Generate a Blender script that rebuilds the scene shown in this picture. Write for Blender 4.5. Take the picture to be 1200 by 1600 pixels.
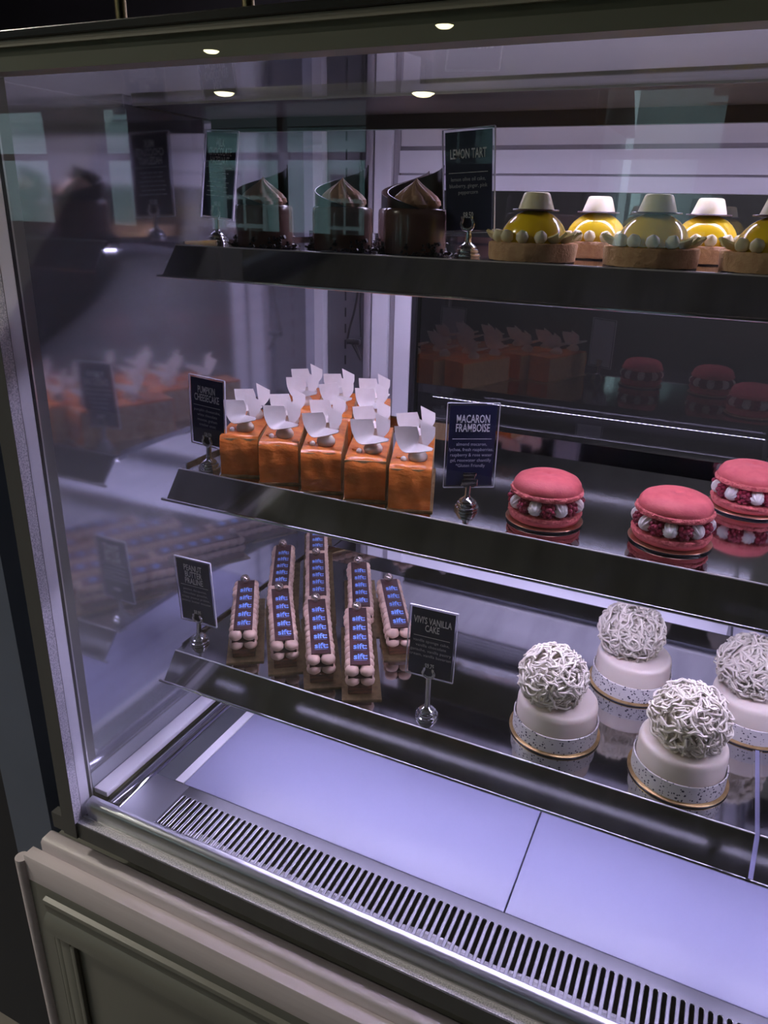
import bpy, bmesh, math, random
from mathutils import Vector, Matrix, Euler
from math import sin, cos, pi, radians as rad

S = bpy.context.scene
COL = S.collection
for o in list(bpy.data.objects):
    bpy.data.objects.remove(o)

# ------------------------------------------------------------------ camera
cam = bpy.data.objects.new('camera', bpy.data.cameras.new('camera'))
COL.objects.link(cam)
R = ((0.9050, 0.4247, 0.0254), (0.1811, -0.3305, -0.9263), (-0.3850, 0.8428, -0.3760))   # right, down, forward
m = Matrix(((R[0][0], -R[1][0], -R[2][0], 0.600),
            (R[0][1], -R[1][1], -R[2][1], -0.474),
            (R[0][2], -R[1][2], -R[2][2], 0.6545),
            (0, 0, 0, 1)))
cam.matrix_world = m
cam.data.sensor_fit = 'VERTICAL'
cam.data.sensor_height = 36.0
cam.data.lens = 36.0 * 1158.0 / 1600.0
cam.data.clip_start = 0.02
S.camera = cam

# ------------------------------------------------------------------ world, exposure
W = bpy.data.worlds.new('sky')
S.world = W
W.use_nodes = True
wn = W.node_tree.nodes
wn['Background'].inputs[0].default_value = (0.56, 0.80, 0.84, 1)
wn['Background'].inputs[1].default_value = 2.6
S.view_settings.view_transform = 'Standard'
S.view_settings.look = 'None'
S.view_settings.gamma = 1.0
S.view_settings.use_curve_mapping = False
S.view_settings.exposure = 0.2
S.cycles.max_bounces = 10
S.cycles.glossy_bounces = 6
S.cycles.transparent_max_bounces = 16
S.cycles.sample_clamp_indirect = 4.0
S.cycles.blur_glossy = 0.6
LED_COLOR = (0.74, 0.65, 1.0)
LED_STRENGTH = 48.0

rng = random.Random(7)


# ------------------------------------------------------------------ helpers
def tag(o, label=None, cat=None, group=None, kind=None):
    if label: o['label'] = label
    if cat: o['category'] = cat
    if group: o['group'] = group
    if kind: o['kind'] = kind
    return o


def empty(name, loc=(0, 0, 0), rz=0.0, label=None, cat=None, group=None, parent=None):
    o = bpy.data.objects.new(name, None)
    COL.objects.link(o)
    o.empty_display_size = 0.02
    o.location = loc
    o.rotation_euler = (0, 0, rz)
    if parent: o.parent = parent
    return tag(o, label, cat, group)


def obj(name, bm, mats, parent=None, smooth=True, angle=40, loc=None, rot=None):
    me = bpy.data.meshes.new(name)
    if isinstance(bm, bpy.types.Mesh):
        me = bm
    else:
        bmesh.ops.recalc_face_normals(bm, faces=bm.faces)
        bm.to_mesh(me)
        bm.free()
        if smooth:
            me.polygons.foreach_set('use_smooth', [True] * len(me.polygons))
            me.set_sharp_from_angle(angle=rad(angle))
        for mt in (mats if isinstance(mats, (list, tuple)) else [mats]):
            me.materials.append(mt)
    o = bpy.data.objects.new(name, me)
    COL.objects.link(o)
    if parent: o.parent = parent
    if loc: o.location = loc
    if rot: o.rotation_euler = rot
    return o


def copy_tree(o, parent=None):
    c = o.copy()
    COL.objects.link(c)
    if parent: c.parent = parent
    for ch in list(o.children):
        copy_tree(ch, c)
    return c


def box(bm, x0, x1, y0, y1, z0, z1, bev=0.0, seg=2, mi=0, mtx=None):
    vs = [bm.verts.new((x, y, z)) for x in (x0, x1) for y in (y0, y1) for z in (z0, z1)]
    idx = [(0, 1, 3, 2), (4, 6, 7, 5), (0, 4, 5, 1), (2, 3, 7, 6), (0, 2, 6, 4), (1, 5, 7, 3)]
    fs = [bm.faces.new([vs[i] for i in q]) for q in idx]
    for f in fs: f.material_index = mi
    if bev > 0:
        es = list({e for f in fs for e in f.edges})
        r = bmesh.ops.bevel(bm, geom=es, offset=bev, segments=seg, affect='EDGES', profile=0.5)
        vs = list({v for f in r['faces'] for v in f.verts} | {v for v in vs if v.is_valid})
        for f in r['faces']: f.material_index = mi
    if mtx is not None:
        bmesh.ops.transform(bm, matrix=mtx, verts=[v for v in vs if v.is_valid])
    return bm


def B(*a, **k):
    return box(bmesh.new(), *a, **k)


def lathe(bm, prof, n=48, c=(0, 0, 0), mi=0, rmod=None):
    """prof: list of (r, z); r==0 closes at a pole. rmod(ang, i, r, z) -> (r, z)"""
    rings = []
    for i, (r, z) in enumerate(prof):
        if r <= 1e-7:
            rings.append([bm.verts.new((c[0], c[1], c[2] + z))])
        else:
            ring = []
            for k in range(n):
                a = 2 * pi * k / n
                rr, zz = (r, z) if rmod is None else rmod(a, i, r, z)
                ring.append(bm.verts.new((c[0] + rr * cos(a), c[1] + rr * sin(a), c[2] + zz)))
            rings.append(ring)
    for A, Bq in zip(rings, rings[1:]):
        if len(A) == 1 and len(Bq) == 1: continue
        for k in range(n):
            k2 = (k + 1) % n
            if len(A) == 1: f = bm.faces.new((A[0], Bq[k], Bq[k2]))
            elif len(Bq) == 1: f = bm.faces.new((A[k], A[k2], Bq[0]))
            else: f = bm.faces.new((A[k], A[k2], Bq[k2], Bq[k]))
            f.material_index = mi
    return bm


def tube(bm, pts, r, n=8, caps=True, mi=0, taper=None):
    pts = [Vector(p) for p in pts]
    rings = []
    up = Vector((0, 0, 1))
    for i, p in enumerate(pts):
        t = (pts[min(i + 1, len(pts) - 1)] - pts[max(i - 1, 0)]).normalized()
        s = t.cross(up)
        if s.length < 1e-3: s = t.cross(Vector((1, 0, 0)))
        s.normalize()
        u = s.cross(t)
        up = u
        rr = r if taper is None else r * taper(i / (len(pts) - 1))
        rings.append([bm.verts.new(p + s * rr * cos(2 * pi * k / n) + u * rr * sin(2 * pi * k / n)) for k in range(n)])
    for A, Bq in zip(rings, rings[1:]):
        for k in range(n):
            bm.faces.new((A[k], A[(k + 1) % n], Bq[(k + 1) % n], Bq[k])).material_index = mi
    if caps:
        bm.faces.new(rings[0][::-1]).material_index = mi
        bm.faces.new(rings[-1]).material_index = mi
    return bm


def prism_x(bm, prof, x0, x1, mi=0, xoff=None):
    """extrude a closed (y, z) outline along X"""
    A = [bm.verts.new((x0, y, z)) for y, z in prof]
    C = [bm.verts.new((x1, y, z)) for y, z in prof]
    n = len(prof)
    bm.faces.new(A).material_index = mi
    bm.faces.new(C[::-1]).material_index = mi
    for i in range(n):
        bm.faces.new((A[i], C[i], C[(i + 1) % n], A[(i + 1) % n])).material_index = mi
    return bm


def sheet(bm, rows, th, mi=0):
    """rows: grid of points -> thin solid sheet"""
    nr, nc = len(rows), len(rows[0])
    P = [[Vector(p) for p in r] for r in rows]
    top, bot = [], []
    for i in range(nr):
        tr, br = [], []
        for j in range(nc):
            du = P[min(i + 1, nr - 1)][j] - P[max(i - 1, 0)][j]
            dv = P[i][min(j + 1, nc - 1)] - P[i][max(j - 1, 0)]
            n = du.cross(dv)
            n = n.normalized() if n.length > 1e-12 else Vector((0, 0, 1))
            tr.append(bm.verts.new(P[i][j] + n * th / 2))
            br.append(bm.verts.new(P[i][j] - n * th / 2))
        top.append(tr); bot.append(br)
    for i in range(nr - 1):
        for j in range(nc - 1):
            bm.faces.new((top[i][j], top[i][j + 1], top[i + 1][j + 1], top[i + 1][j])).material_index = mi
            bm.faces.new((bot[i][j], bot[i + 1][j], bot[i + 1][j + 1], bot[i][j + 1])).material_index = mi
    for j in range(nc - 1):
        bm.faces.new((top[0][j], bot[0][j], bot[0][j + 1], top[0][j + 1]))
        bm.faces.new((top[-1][j], top[-1][j + 1], bot[-1][j + 1], bot[-1][j]))
    for i in range(nr - 1):
        bm.faces.new((top[i][0], top[i + 1][0], bot[i + 1][0], bot[i][0]))
        bm.faces.new((top[i][-1], bot[i][-1], bot[i + 1][-1], top[i + 1][-1]))
    return bm


def curve_pts(ctrl, n):
    """Catmull-Rom through control points"""
    c = [Vector(p) for p in ctrl]
    c = [2 * c[0] - c[1]] + c + [2 * c[-1] - c[-2]]
    out = []
    segs = len(c) - 3
    for k in range(n):
        u = k / (n - 1) * segs
        i = min(int(u), segs - 1)
        t = u - i
        p0, p1, p2, p3 = c[i:i + 4]
        out.append(0.5 * ((2 * p1) + (p2 - p0) * t + (2 * p0 - 5 * p1 + 4 * p2 - p3) * t * t + (3 * p1 - p0 - 3 * p2 + p3) * t ** 3))
    return out


# ------------------------------------------------------------------ materials
def mat(name, color, rough=0.5, metal=0.0, noise=None, bump=None, spec=0.5, coat=0.0, sss=0.0, aniso=0.0):
    """noise=(scale, color2, lo, hi) blends a second colour; bump=(scale, strength, distance)"""
    M = bpy.data.materials.new(name)
    M.use_nodes = True
    nt = M.node_tree
    p = nt.nodes['Principled BSDF']
    p.inputs['Base Color'].default_value = (*color, 1)
    p.inputs['Roughness'].default_value = rough
    p.inputs['Metallic'].default_value = metal
    p.inputs['Specular IOR Level'].default_value = spec
    p.inputs['Coat Weight'].default_value = coat
    p.inputs['Coat Roughness'].default_value = 0.08
    if sss:
        p.inputs['Subsurface Weight'].default_value = sss
        p.inputs['Subsurface Radius'].default_value = (0.006, 0.004, 0.003)
        p.inputs['Subsurface Scale'].default_value = 1.0
    tc = nt.nodes.new('ShaderNodeTexCoord')
    if noise:
        sc, c2, lo, hi = noise
        n = nt.nodes.new('ShaderNodeTexNoise')
        if isinstance(sc, tuple):
            mp = nt.nodes.new('ShaderNodeMapping')
            mp.inputs['Scale'].default_value = sc
            nt.links.new(tc.outputs['Object'], mp.inputs[0])
            nt.links.new(mp.outputs[0], n.inputs['Vector'])
            n.inputs['Scale'].default_value = 1.0
        else:
            nt.links.new(tc.outputs['Object'], n.inputs['Vector'])
            n.inputs['Scale'].default_value = sc
        n.inputs['Detail'].default_value = 4
        r = nt.nodes.new('ShaderNodeValToRGB')
        r.color_ramp.elements[0].position = lo
        r.color_ramp.elements[1].position = hi
        r.color_ramp.elements[0].color = (*color, 1)
        r.color_ramp.elements[1].color = (*c2, 1)
        nt.links.new(n.outputs['Fac'], r.inputs[0])
        nt.links.new(r.outputs[0], p.inputs['Base Color'])
    if bump:
        sc, st, di = bump
        n = nt.nodes.new('ShaderNodeTexNoise')
        n.inputs['Scale'].default_value = sc if not isinstance(sc, tuple) else 1.0
        n.inputs['Detail'].default_value = 3
        if isinstance(sc, tuple):
            mp = nt.nodes.new('ShaderNodeMapping')
            mp.inputs['Scale'].default_value = sc
            nt.links.new(tc.outputs['Object'], mp.inputs[0])
            nt.links.new(mp.outputs[0], n.inputs['Vector'])
        else:
            nt.links.new(tc.outputs['Object'], n.inputs['Vector'])
        b = nt.nodes.new('ShaderNodeBump')
        b.inputs['Strength'].default_value = st
        b.inputs['Distance'].default_value = di
        nt.links.new(n.outputs['Fac'], b.inputs['Height'])
        nt.links.new(b.outputs[0], p.inputs['Normal'])
    return M


def emit(name, color, strength, dots=None):
    M = bpy.data.materials.new(name)
    M.use_nodes = True
    nt = M.node_tree
    nt.nodes.remove(nt.nodes['Principled BSDF'])
    e = nt.nodes.new('ShaderNodeEmission')
    e.inputs[0].default_value = (*color, 1)
    e.inputs[1].default_value = strength
    nt.links.new(e.outputs[0], nt.nodes['Material Output'].inputs[0])
    if dots:
        tc = nt.nodes.new('ShaderNodeTexCoord')
        w = nt.nodes.new('ShaderNodeTexWave')
        w.wave_type = 'BANDS'
        w.bands_direction = 'X'
        w.inputs['Scale'].default_value = dots
        nt.links.new(tc.outputs['Object'], w.inputs['Vector'])
        mr = nt.nodes.new('ShaderNodeMapRange')
        mr.inputs['To Min'].default_value = strength * 0.35
        mr.inputs['To Max'].default_value = strength * 1.65
        nt.links.new(w.outputs['Fac'], mr.inputs[0])
        nt.links.new(mr.outputs[0], e.inputs[1])
    return M


def thin_glass(name, tint=(1, 1, 1), boost=1.0, rough=0.0):
    """one sheet stands for both surfaces of a pane: Fresnel mirror over clear transmission"""
    M = bpy.data.materials.new(name)
    M.use_nodes = True
    nt = M.node_tree
    nt.nodes.remove(nt.nodes['Principled BSDF'])
    tr = nt.nodes.new('ShaderNodeBsdfTransparent')
    tr.inputs[0].default_value = (*tint, 1)
    gl = nt.nodes.new('ShaderNodeBsdfGlossy')
    gl.inputs['Roughness'].default_value = rough
    fr = nt.nodes.new('ShaderNodeFresnel')
    ge = nt.nodes.new('ShaderNodeNewGeometry')          # same mirror strength on both faces of the sheet
    io = nt.nodes.new('ShaderNodeMapRange')
    io.inputs['To Min'].default_value = 1.5
    io.inputs['To Max'].default_value = 1 / 1.5
    nt.links.new(ge.outputs['Backfacing'], io.inputs[0])
    nt.links.new(io.outputs[0], fr.inputs[0])
    mu = nt.nodes.new('ShaderNodeMath')
    mu.operation = 'MULTIPLY'
    mu.inputs[1].default_value = boost
    mu.use_clamp = True
    mx = nt.nodes.new('ShaderNodeMixShader')
    nt.links.new(fr.outputs[0], mu.inputs[0])
    nt.links.new(mu.outputs[0], mx.inputs[0])
    nt.links.new(tr.outputs[0], mx.inputs[1])
    nt.links.new(gl.outputs[0], mx.inputs[2])
    nt.links.new(mx.outputs[0], nt.nodes['Material Output'].inputs[0])
    return M


def speckle_mat():
    M = bpy.data.materials.new('speckled_collar')
    M.use_nodes = True
    nt = M.node_tree
    p = nt.nodes['Principled BSDF']
    p.inputs['Roughness'].default_value = 0.4
    tc = nt.nodes.new('ShaderNodeTexCoord')
    v = nt.nodes.new('ShaderNodeTexVoronoi')
    v.inputs['Scale'].default_value = 420
    n = nt.nodes.new('ShaderNodeTexNoise')
    n.inputs['Scale'].default_value = 260
    nt.links.new(tc.outputs['Object'], n.inputs['Vector'])
    nt.links.new(tc.outputs['Object'], v.inputs['Vector'])
    sep = nt.nodes.new('ShaderNodeSeparateColor')
    nt.links.new(v.outputs['Color'], sep.inputs[0])
    # cell radius grows with the random cell value, so only some cells show a dot
    mr = nt.nodes.new('ShaderNodeMapRange')
    mr.inputs['From Min'].default_value = 0.35
    mr.inputs['To Min'].default_value = 0.0
    mr.inputs['To Max'].default_value = 0.52
    nt.links.new(sep.outputs[0], mr.inputs[0])
    lt = nt.nodes.new('ShaderNodeMath')
    lt.operation = 'LESS_THAN'
    ad = nt.nodes.new('ShaderNodeMath')
    ad.operation = 'MULTIPLY_ADD'
    ad.inputs[1].default_value = 0.5
    ad.inputs[2].default_value = -0.25
    nt.links.new(n.outputs['Fac'], ad.inputs[0])
    a2 = nt.nodes.new('ShaderNodeMath')
    a2.operation = 'ADD'
    nt.links.new(v.outputs['Distance'], a2.inputs[0])
    nt.links.new(ad.outputs[0], a2.inputs[1])
    nt.links.new(a2.outputs[0], lt.inputs[0])
    nt.links.new(mr.outputs[0], lt.inputs[1])
    mx = nt.nodes.new('ShaderNodeMix')
    mx.data_type = 'RGBA'
    mx.inputs[6].default_value = (0.80, 0.77, 0.76, 1)
    mx.inputs[7].default_value = (0.03, 0.03, 0.06, 1)
    nt.links.new(lt.outputs[0], mx.inputs[0])
    nt.links.new(mx.outputs[2], p.inputs['Base Color'])
    return M


M = {}
M['mirror'] = mat('polished_steel', (0.62, 0.62, 0.65), 0.06, 1.0, bump=((3, 700, 3), 0.02, 0.0005))
M['satin'] = mat('satin_steel', (0.50, 0.50, 0.53), 0.28, 1.0, bump=((900, 6, 6), 0.06, 0.0005))
M['shelf'] = mat('shelf_steel', (0.58, 0.58, 0.61), 0.07, 1.0, noise=((30, 6, 6), (0.44, 0.44, 0.47), 0.4, 0.7))
M['darksteel'] = mat('dark_brushed_steel', (0.115, 0.115, 0.13), 0.34, 1.0, bump=((6, 900, 6), 0.06, 0.0005))
M['gully'] = mat('gully_steel', (0.10, 0.11, 0.125), 0.4, 0.4, spec=0.5)
M['endwall'] = mat('end_wall_steel', (0.56, 0.57, 0.63), 0.10, 0.80, noise=((2, 2, 60), (0.50, 0.51, 0.57), 0.35, 0.7), bump=((2, 60, 2), 0.008, 0.0005))
M['white'] = mat('white_enamel', (0.74, 0.73, 0.78), 0.32, noise=(4, (0.70, 0.69, 0.75), 0.4, 0.7))
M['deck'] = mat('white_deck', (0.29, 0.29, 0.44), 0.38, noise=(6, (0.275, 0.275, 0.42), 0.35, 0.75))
M['groove'] = mat('grey_groove', (0.30, 0.28, 0.31), 0.4)
M['standard'] = mat('grey_standard', (0.12, 0.12, 0.13), 0.22, spec=0.6, noise=(9, (0.15, 0.15, 0.16), 0.4, 0.7))
M['black'] = mat('black_rubber', (0.012, 0.012, 0.014), 0.5)
M['header'] = mat('olive_header', (0.24, 0.24, 0.175), 0.55, noise=(12, (0.21, 0.21, 0.155), 0.4, 0.7))
M['headerlip'] = mat('olive_header_lip', (0.32, 0.31, 0.24), 0.5)
M['blacktop'] = mat('black_counter_edge', (0.010, 0.010, 0.010), 0.25, spec=0.6)
M['post'] = mat('grey_post', (0.115, 0.115, 0.115), 0.5, noise=((30, 30, 4), (0.10, 0.10, 0.10), 0.4, 0.7))
M['foil'] = mat('silver_tape', (0.93, 0.90, 0.97), 0.4, 0.0, noise=(700, (0.55, 0.54, 0.62), 0.42, 0.62), bump=(500, 0.5, 0.0008))
M['paintwood'] = mat('lit_cream_paint', (0.80, 0.72, 0.77), 0.42, noise=((3, 90, 90), (0.74, 0.66, 0.71), 0.4, 0.7), bump=((4, 260, 260), 0.25, 0.0008))  # ledge copy of the cream paint, cool light from above put into its colour
M['panelwood'] = mat('shaded_cream_paint', (0.23, 0.23, 0.205), 0.36, noise=((5, 5, 5), (0.21, 0.21, 0.185), 0.4, 0.7), bump=((20, 20, 20), 0.08, 0.001))  # same cream paint, darkened to carry the shade on the upright front
M['bluewall'] = mat('blue_grey_panel', (0.15, 0.18, 0.27), 0.45, noise=(5, (0.13, 0.16, 0.24), 0.4, 0.7))
M['upperpanel'] = mat('upper_white_panel', (0.66, 0.64, 0.67), 0.4, noise=((2, 2, 14), (0.60, 0.585, 0.62), 0.4, 0.7))
M['chrome'] = mat('chrome', (0.80, 0.80, 0.82), 0.08, 1.0)
M['cable'] = mat('black_cable', (0.02, 0.02, 0.02), 0.35)
M['navy'] = mat('navy_card', (0.018, 0.022, 0.065), 0.45)
M['cardback'] = mat('card_back', (0.62, 0.62, 0.66), 0.5)
M['print'] = mat('grey_print', (0.78, 0.78, 0.82), 0.5)
M['printdim'] = mat('dim_print', (0.50, 0.50, 0.57), 0.5)
M['acrylic'] = thin_glass('acrylic_sleeve', (0.96, 0.96, 0.985), 1.0)
M['acrylicedge'] = mat('acrylic_edge', (0.62, 0.62, 0.68), 0.25)
M['glass'] = thin_glass('front_glass', (0.96, 0.975, 0.97), 1.1)
M['topglass'] = thin_glass('top_glass', (0.985, 0.99, 0.99), 0.6)
M['doorglass'] = thin_glass('door_glass', (0.7, 0.71, 0.7), 2.2)
M['slab'] = mat('bronze_shelf', (0.085, 0.072, 0.062), 0.45, 0.15, spec=0.3, noise=((3, 30, 3), (0.06, 0.055, 0.05), 0.4, 0.7))
M['slabedge'] = mat('polished_edge', (0.85, 0.83, 0.85), 0.2, 0.6)
M['led'] = emit('led_light', LED_COLOR, LED_STRENGTH, dots=38.0)
M['ledrear'] = emit('rear_led_light', LED_COLOR, LED_STRENGTH * 0.6, dots=38.0)
M['gold'] = mat('gold_board', (0.55, 0.38, 0.17), 0.3, 0.75, noise=(160, (0.38, 0.25, 0.10), 0.4, 0.7), bump=(300, 0.3, 0.0006))
M['oldgold'] = mat('dull_gold_board', (0.33, 0.24, 0.12), 0.32, 0.8, noise=(120, (0.22, 0.15, 0.075), 0.4, 0.7))
M['blackboard'] = mat('dark_board', (0.02, 0.018, 0.03), 0.25)
M['copperboard'] = mat('copper_board', (0.60, 0.33, 0.22), 0.28, 0.75, noise=(200, (0.50, 0.26, 0.17), 0.4, 0.7))
M['orange'] = mat('orange_glaze', (0.88, 0.27, 0.055), 0.22, noise=(90, (0.74, 0.19, 0.035), 0.42, 0.70), bump=((70, 70, 150), 0.45, 0.004), coat=0.4, sss=0.08)
M['cut'] = mat('cut_cheesecake', (0.62, 0.42, 0.20), 0.6, noise=((200, 200, 90), (0.48, 0.29, 0.12), 0.4, 0.65), bump=(500, 0.4, 0.001))
M['whitechoc'] = mat('white_chocolate', (0.92, 0.86, 0.83), 0.4, noise=(60, (0.83, 0.77, 0.72), 0.4, 0.7), sss=0.05)
M['cream'] = mat('vanilla_cream', (0.84, 0.76, 0.66), 0.42, sss=0.1)
M['gel'] = mat('amber_gel', (0.85, 0.22, 0.02), 0.08, coat=0.6)
M['praline'] = mat('nut_cream', (0.64, 0.45, 0.36), 0.45, noise=(90, (0.60, 0.41, 0.32), 0.4, 0.7), sss=0.06)
M['brownie'] = mat('brown_cake', (0.15, 0.055, 0.03), 0.42, noise=((60, 60, 300), (0.06, 0.022, 0.016), 0.42, 0.6), bump=(160, 0.5, 0.002))
M['plaque'] = mat('dark_chocolate', (0.060, 0.024, 0.026), 0.30, noise=(30, (0.075, 0.032, 0.034), 0.4, 0.7))
M['blueink'] = mat('blue_print', (0.20, 0.40, 1.0), 0.5)
M['pearl'] = mat('bronze_pearl', (0.62, 0.52, 0.46), 0.22, 0.85, noise=(150, (0.45, 0.36, 0.31), 0.4, 0.7))
M['macaron'] = mat('pink_macaron', (0.80, 0.165, 0.175), 0.55, noise=(120, (0.70, 0.12, 0.14), 0.4, 0.72), bump=(420, 0.25, 0.0012), sss=0.05)
M['foot'] = mat('macaron_foot', (0.82, 0.21, 0.20), 0.7, noise=(300, (0.62, 0.10, 0.11), 0.42, 0.62), bump=(600, 0.9, 0.002))
M['raspberry'] = mat('raspberry', (0.30, 0.012, 0.045), 0.42, noise=(200, (0.20, 0.008, 0.03), 0.4, 0.7), coat=0.15, sss=0.05)
M['chantilly'] = mat('white_chantilly', (0.86, 0.80, 0.78), 0.45, sss=0.08)
M['lemon'] = mat('lemon_glaze', (0.88, 0.60, 0.02), 0.16, noise=(40, (0.82, 0.52, 0.02), 0.4, 0.7), coat=0.4, sss=0.08)
M['crust'] = mat('shortcrust', (0.66, 0.41, 0.22), 0.75, noise=(140, (0.56, 0.33, 0.17), 0.42, 0.65), bump=(420, 0.7, 0.0015))
M['hat'] = mat('pale_yellow_chocolate', (0.84, 0.75, 0.45), 0.45, noise=(70, (0.86, 0.80, 0.62), 0.4, 0.65), sss=0.06)
M['brim'] = mat('dark_brim', (0.085, 0.05, 0.07), 0.3)
M['petal'] = mat('yellow_petal', (0.82, 0.72, 0.32), 0.45, noise=(60, (0.84, 0.78, 0.48), 0.4, 0.7))
M['milkchoc'] = mat('milk_chocolate_glaze', (0.13, 0.072, 0.058), 0.25, noise=(14, (0.16, 0.09, 0.07), 0.4, 0.7), coat=0.35)
M['darkcurl'] = mat('dark_chocolate_curl', (0.022, 0.015, 0.014), 0.3)
M['swirl'] = mat('caramel_swirl', (0.66, 0.41, 0.28), 0.42, noise=(90, (0.60, 0.36, 0.24), 0.4, 0.7), sss=0.05)
M['crumb'] = mat('chocolate_crumb', (0.025, 0.015, 0.015), 0.35)
M['ivory'] = mat('ivory_cake', (0.88, 0.78, 0.68), 0.34, noise=(18, (0.85, 0.75, 0.65), 0.4, 0.7), sss=0.08)
M['strand'] = mat('cream_strand', (0.90, 0.83, 0.71), 0.42, sss=0.0)
M['speckle'] = speckle_mat()
M['roomwall'] = mat('dark_room_wall', (0.018, 0.020, 0.032), 0.6, noise=(3, (0.015, 0.017, 0.028), 0.4, 0.7))
M['backwall'] = mat('back_room_wall', (0.19, 0.18, 0.27), 0.7, noise=(3, (0.16, 0.155, 0.23), 0.4, 0.7))
M['roomfloor'] = mat('dark_floor', (0.24, 0.22, 0.20), 0.4, noise=(4, (0.20, 0.18, 0.16), 0.4, 0.7))
M['roomceil'] = mat('shop_ceiling', (0.40, 0.40, 0.38), 0.7, noise=(3, (0.36, 0.36, 0.34), 0.4, 0.7))
M['frame'] = mat('dark_window_frame', (0.02, 0.02, 0.022), 0.4)
M['facade'] = mat('mint_facade', (0.56, 0.72, 0.71), 0.7, noise=((1, 1, 12), (0.48, 0.64, 0.63), 0.4, 0.7))
M['facade2'] = mat('pale_facade', (0.55, 0.60, 0.60), 0.7, noise=(3, (0.48, 0.54, 0.55), 0.4, 0.7))
M['asphalt'] = mat('asphalt', (0.05, 0.05, 0.052), 0.8, noise=(20, (0.07, 0.07, 0.07), 0.4, 0.7))
M['standin'] = emit('stand_in_glow', (1.0, 0.92, 0.55), 22.0)
M['downlight'] = emit('downlight_glow', (1.0, 0.92, 0.78), 1100.0)

# ------------------------------------------------------------------ room shell
FZ = -0.80          # shop floor
CZ = 2.02           # shop ceiling
RX0, RX1, RY0, RY1 = -6.5, 4.0, -3.6, 2.2


def struct(name, bm, mt, parent=None, smooth=False):
    return tag(obj(name, bm, mt, parent, smooth), kind='structure')


struct('floor', B(RX0, RX1, RY0, RY1, FZ - 0.1, FZ), M['roomfloor'])
struct('ceiling', B(RX0, RX1, RY0, RY1, CZ, CZ + 0.1), M['roomceil'])
struct('wall_back', B(RX0, RX1, RY1, RY1 + 0.1, FZ, CZ), M['backwall'])
struct('wall_side', B(RX0, -0.184, 0.10, 0.20, FZ, CZ), M['roomwall'])
struct('wall_left', B(RX0 - 0.1, RX0, RY0, RY1 + 0.1, FZ, CZ), M['roomwall'])
struct('wall_right', B(RX1, RX1 + 0.1, RY0, RY1 + 0.1, FZ, CZ), M['roomwall'])
# street wall with window openings (seen mirrored in the case glass)
opens = [(-5.6, -3.85), (-3.45, -3.12), (-2.62, -1.42), (-0.20, 0.42)]
bm = bmesh.new()
x = RX0
for a, b in opens:
    box(bm, x, a, RY0 - 0.15, RY0, FZ, CZ)
    x = b
box(bm, x, RX1, RY0 - 0.15, RY0, FZ, CZ)
for a, b in opens:
    box(bm, a, b, RY0 - 0.15, RY0, FZ, 0.48)
    box(bm, a, b, RY0 - 0.15, RY0, 1.26, CZ)
struct('wall_front', bm, M['roomwall'])
for i, (a, b) in enumerate(opens):
    bm = bmesh.new()
    for (p, q) in ((a, a + 0.04), (b - 0.04, b)):
        box(bm, p, q, RY0 - 0.10, RY0 - 0.05, 0.48, 1.26)
    for z in (0.48, 0.92, 1.22):
        box(bm, a, b, RY0 - 0.10, RY0 - 0.05, z, z + 0.04)
    if b - a > 0.7:
        k = 3 if b - a > 1.3 else 2
        for j in range(1, k):
            xm = a + (b - a) * j / k
            box(bm, xm - 0.02, xm + 0.02, RY0 - 0.10, RY0 - 0.05, 0.48, 1.26)
    w = struct('window_%d' % (i + 1), bm, M['frame'])
    struct('window_pane', B(a, b, RY0 - 0.079, RY0 - 0.073, 0.48, 1.26), M['acrylic'], w)
struct('street_ground', B(-16, 10, -14, RY0 - 0.15, FZ - 0.3, FZ - 0.1), M['asphalt'])

# buildings across the street
def house(x0, x1, h, mt, label, win, y=-9.0):
    t = empty('street_building', ((x0 + x1) / 2, y, FZ - 0.1), 0, label, 'building')
    w = (x1 - x0) / 2
    obj('facade', B(-w, w, -2.0, 0, 0, h), mt, t, smooth=False)
    rb = bmesh.new()
    prism_x(rb, [(-2.1, h), (0.15, h), (-1.0, h + 0.9)], -w - 0.1, w + 0.1)
    obj('roof', rb, M['asphalt'], t, smooth=False)
    for (cx, cz, ww, hh) in win:
        f = bmesh.new()
        box(f, cx - ww / 2, cx + ww / 2, 0.0, 0.05, cz - hh / 2, cz + hh / 2)
        wo = obj('window', f, M['facade2'], t, smooth=False)
        g = bmesh.new()
        for a in (-1, 1):
            for c in (-1, 0, 1):
                box(g, cx + a * ww * 0.23 - ww * 0.19, cx + a * ww * 0.23 + ww * 0.19, 0.05, 0.06,
                    cz + c * hh * 0.31 - hh * 0.13, cz + c * hh * 0.31 + hh * 0.13)
        obj('pane', g, M['frame'], wo, smooth=False)
    return t


house(-12.0, -7.4, 4.6, M['facade2'], 'pale town house across the street, seen mirrored at the far side',
      [(-1.4, 1.5, 0.7, 1.3), (0.3, 1.5, 0.7, 1.3), (-1.4, 3.3, 0.7, 1.2), (0.3, 3.3, 0.7, 1.2), (1.7, 3.3, 0.6, 1.2)])
house(-7.0, -1.2, 2.55, M['facade'], 'low mint green house across the street with dark sash windows',
      [(-1.9, 1.5, 0.7, 1.2), (-0.3, 1.5, 0.5, 1.1), (0.75, 1.7, 0.55, 0.9), (2.1, 1.5, 0.7, 1.2)])
house(-0.8, 3.6, 4.0, M['facade2'], 'tall pale house across the street beside the mint green one',
      [(-1.2, 1.6, 0.7, 1.3), (0.6, 1.6, 0.7, 1.3), (-1.2, 3.2, 0.6, 1.0)])

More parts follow.
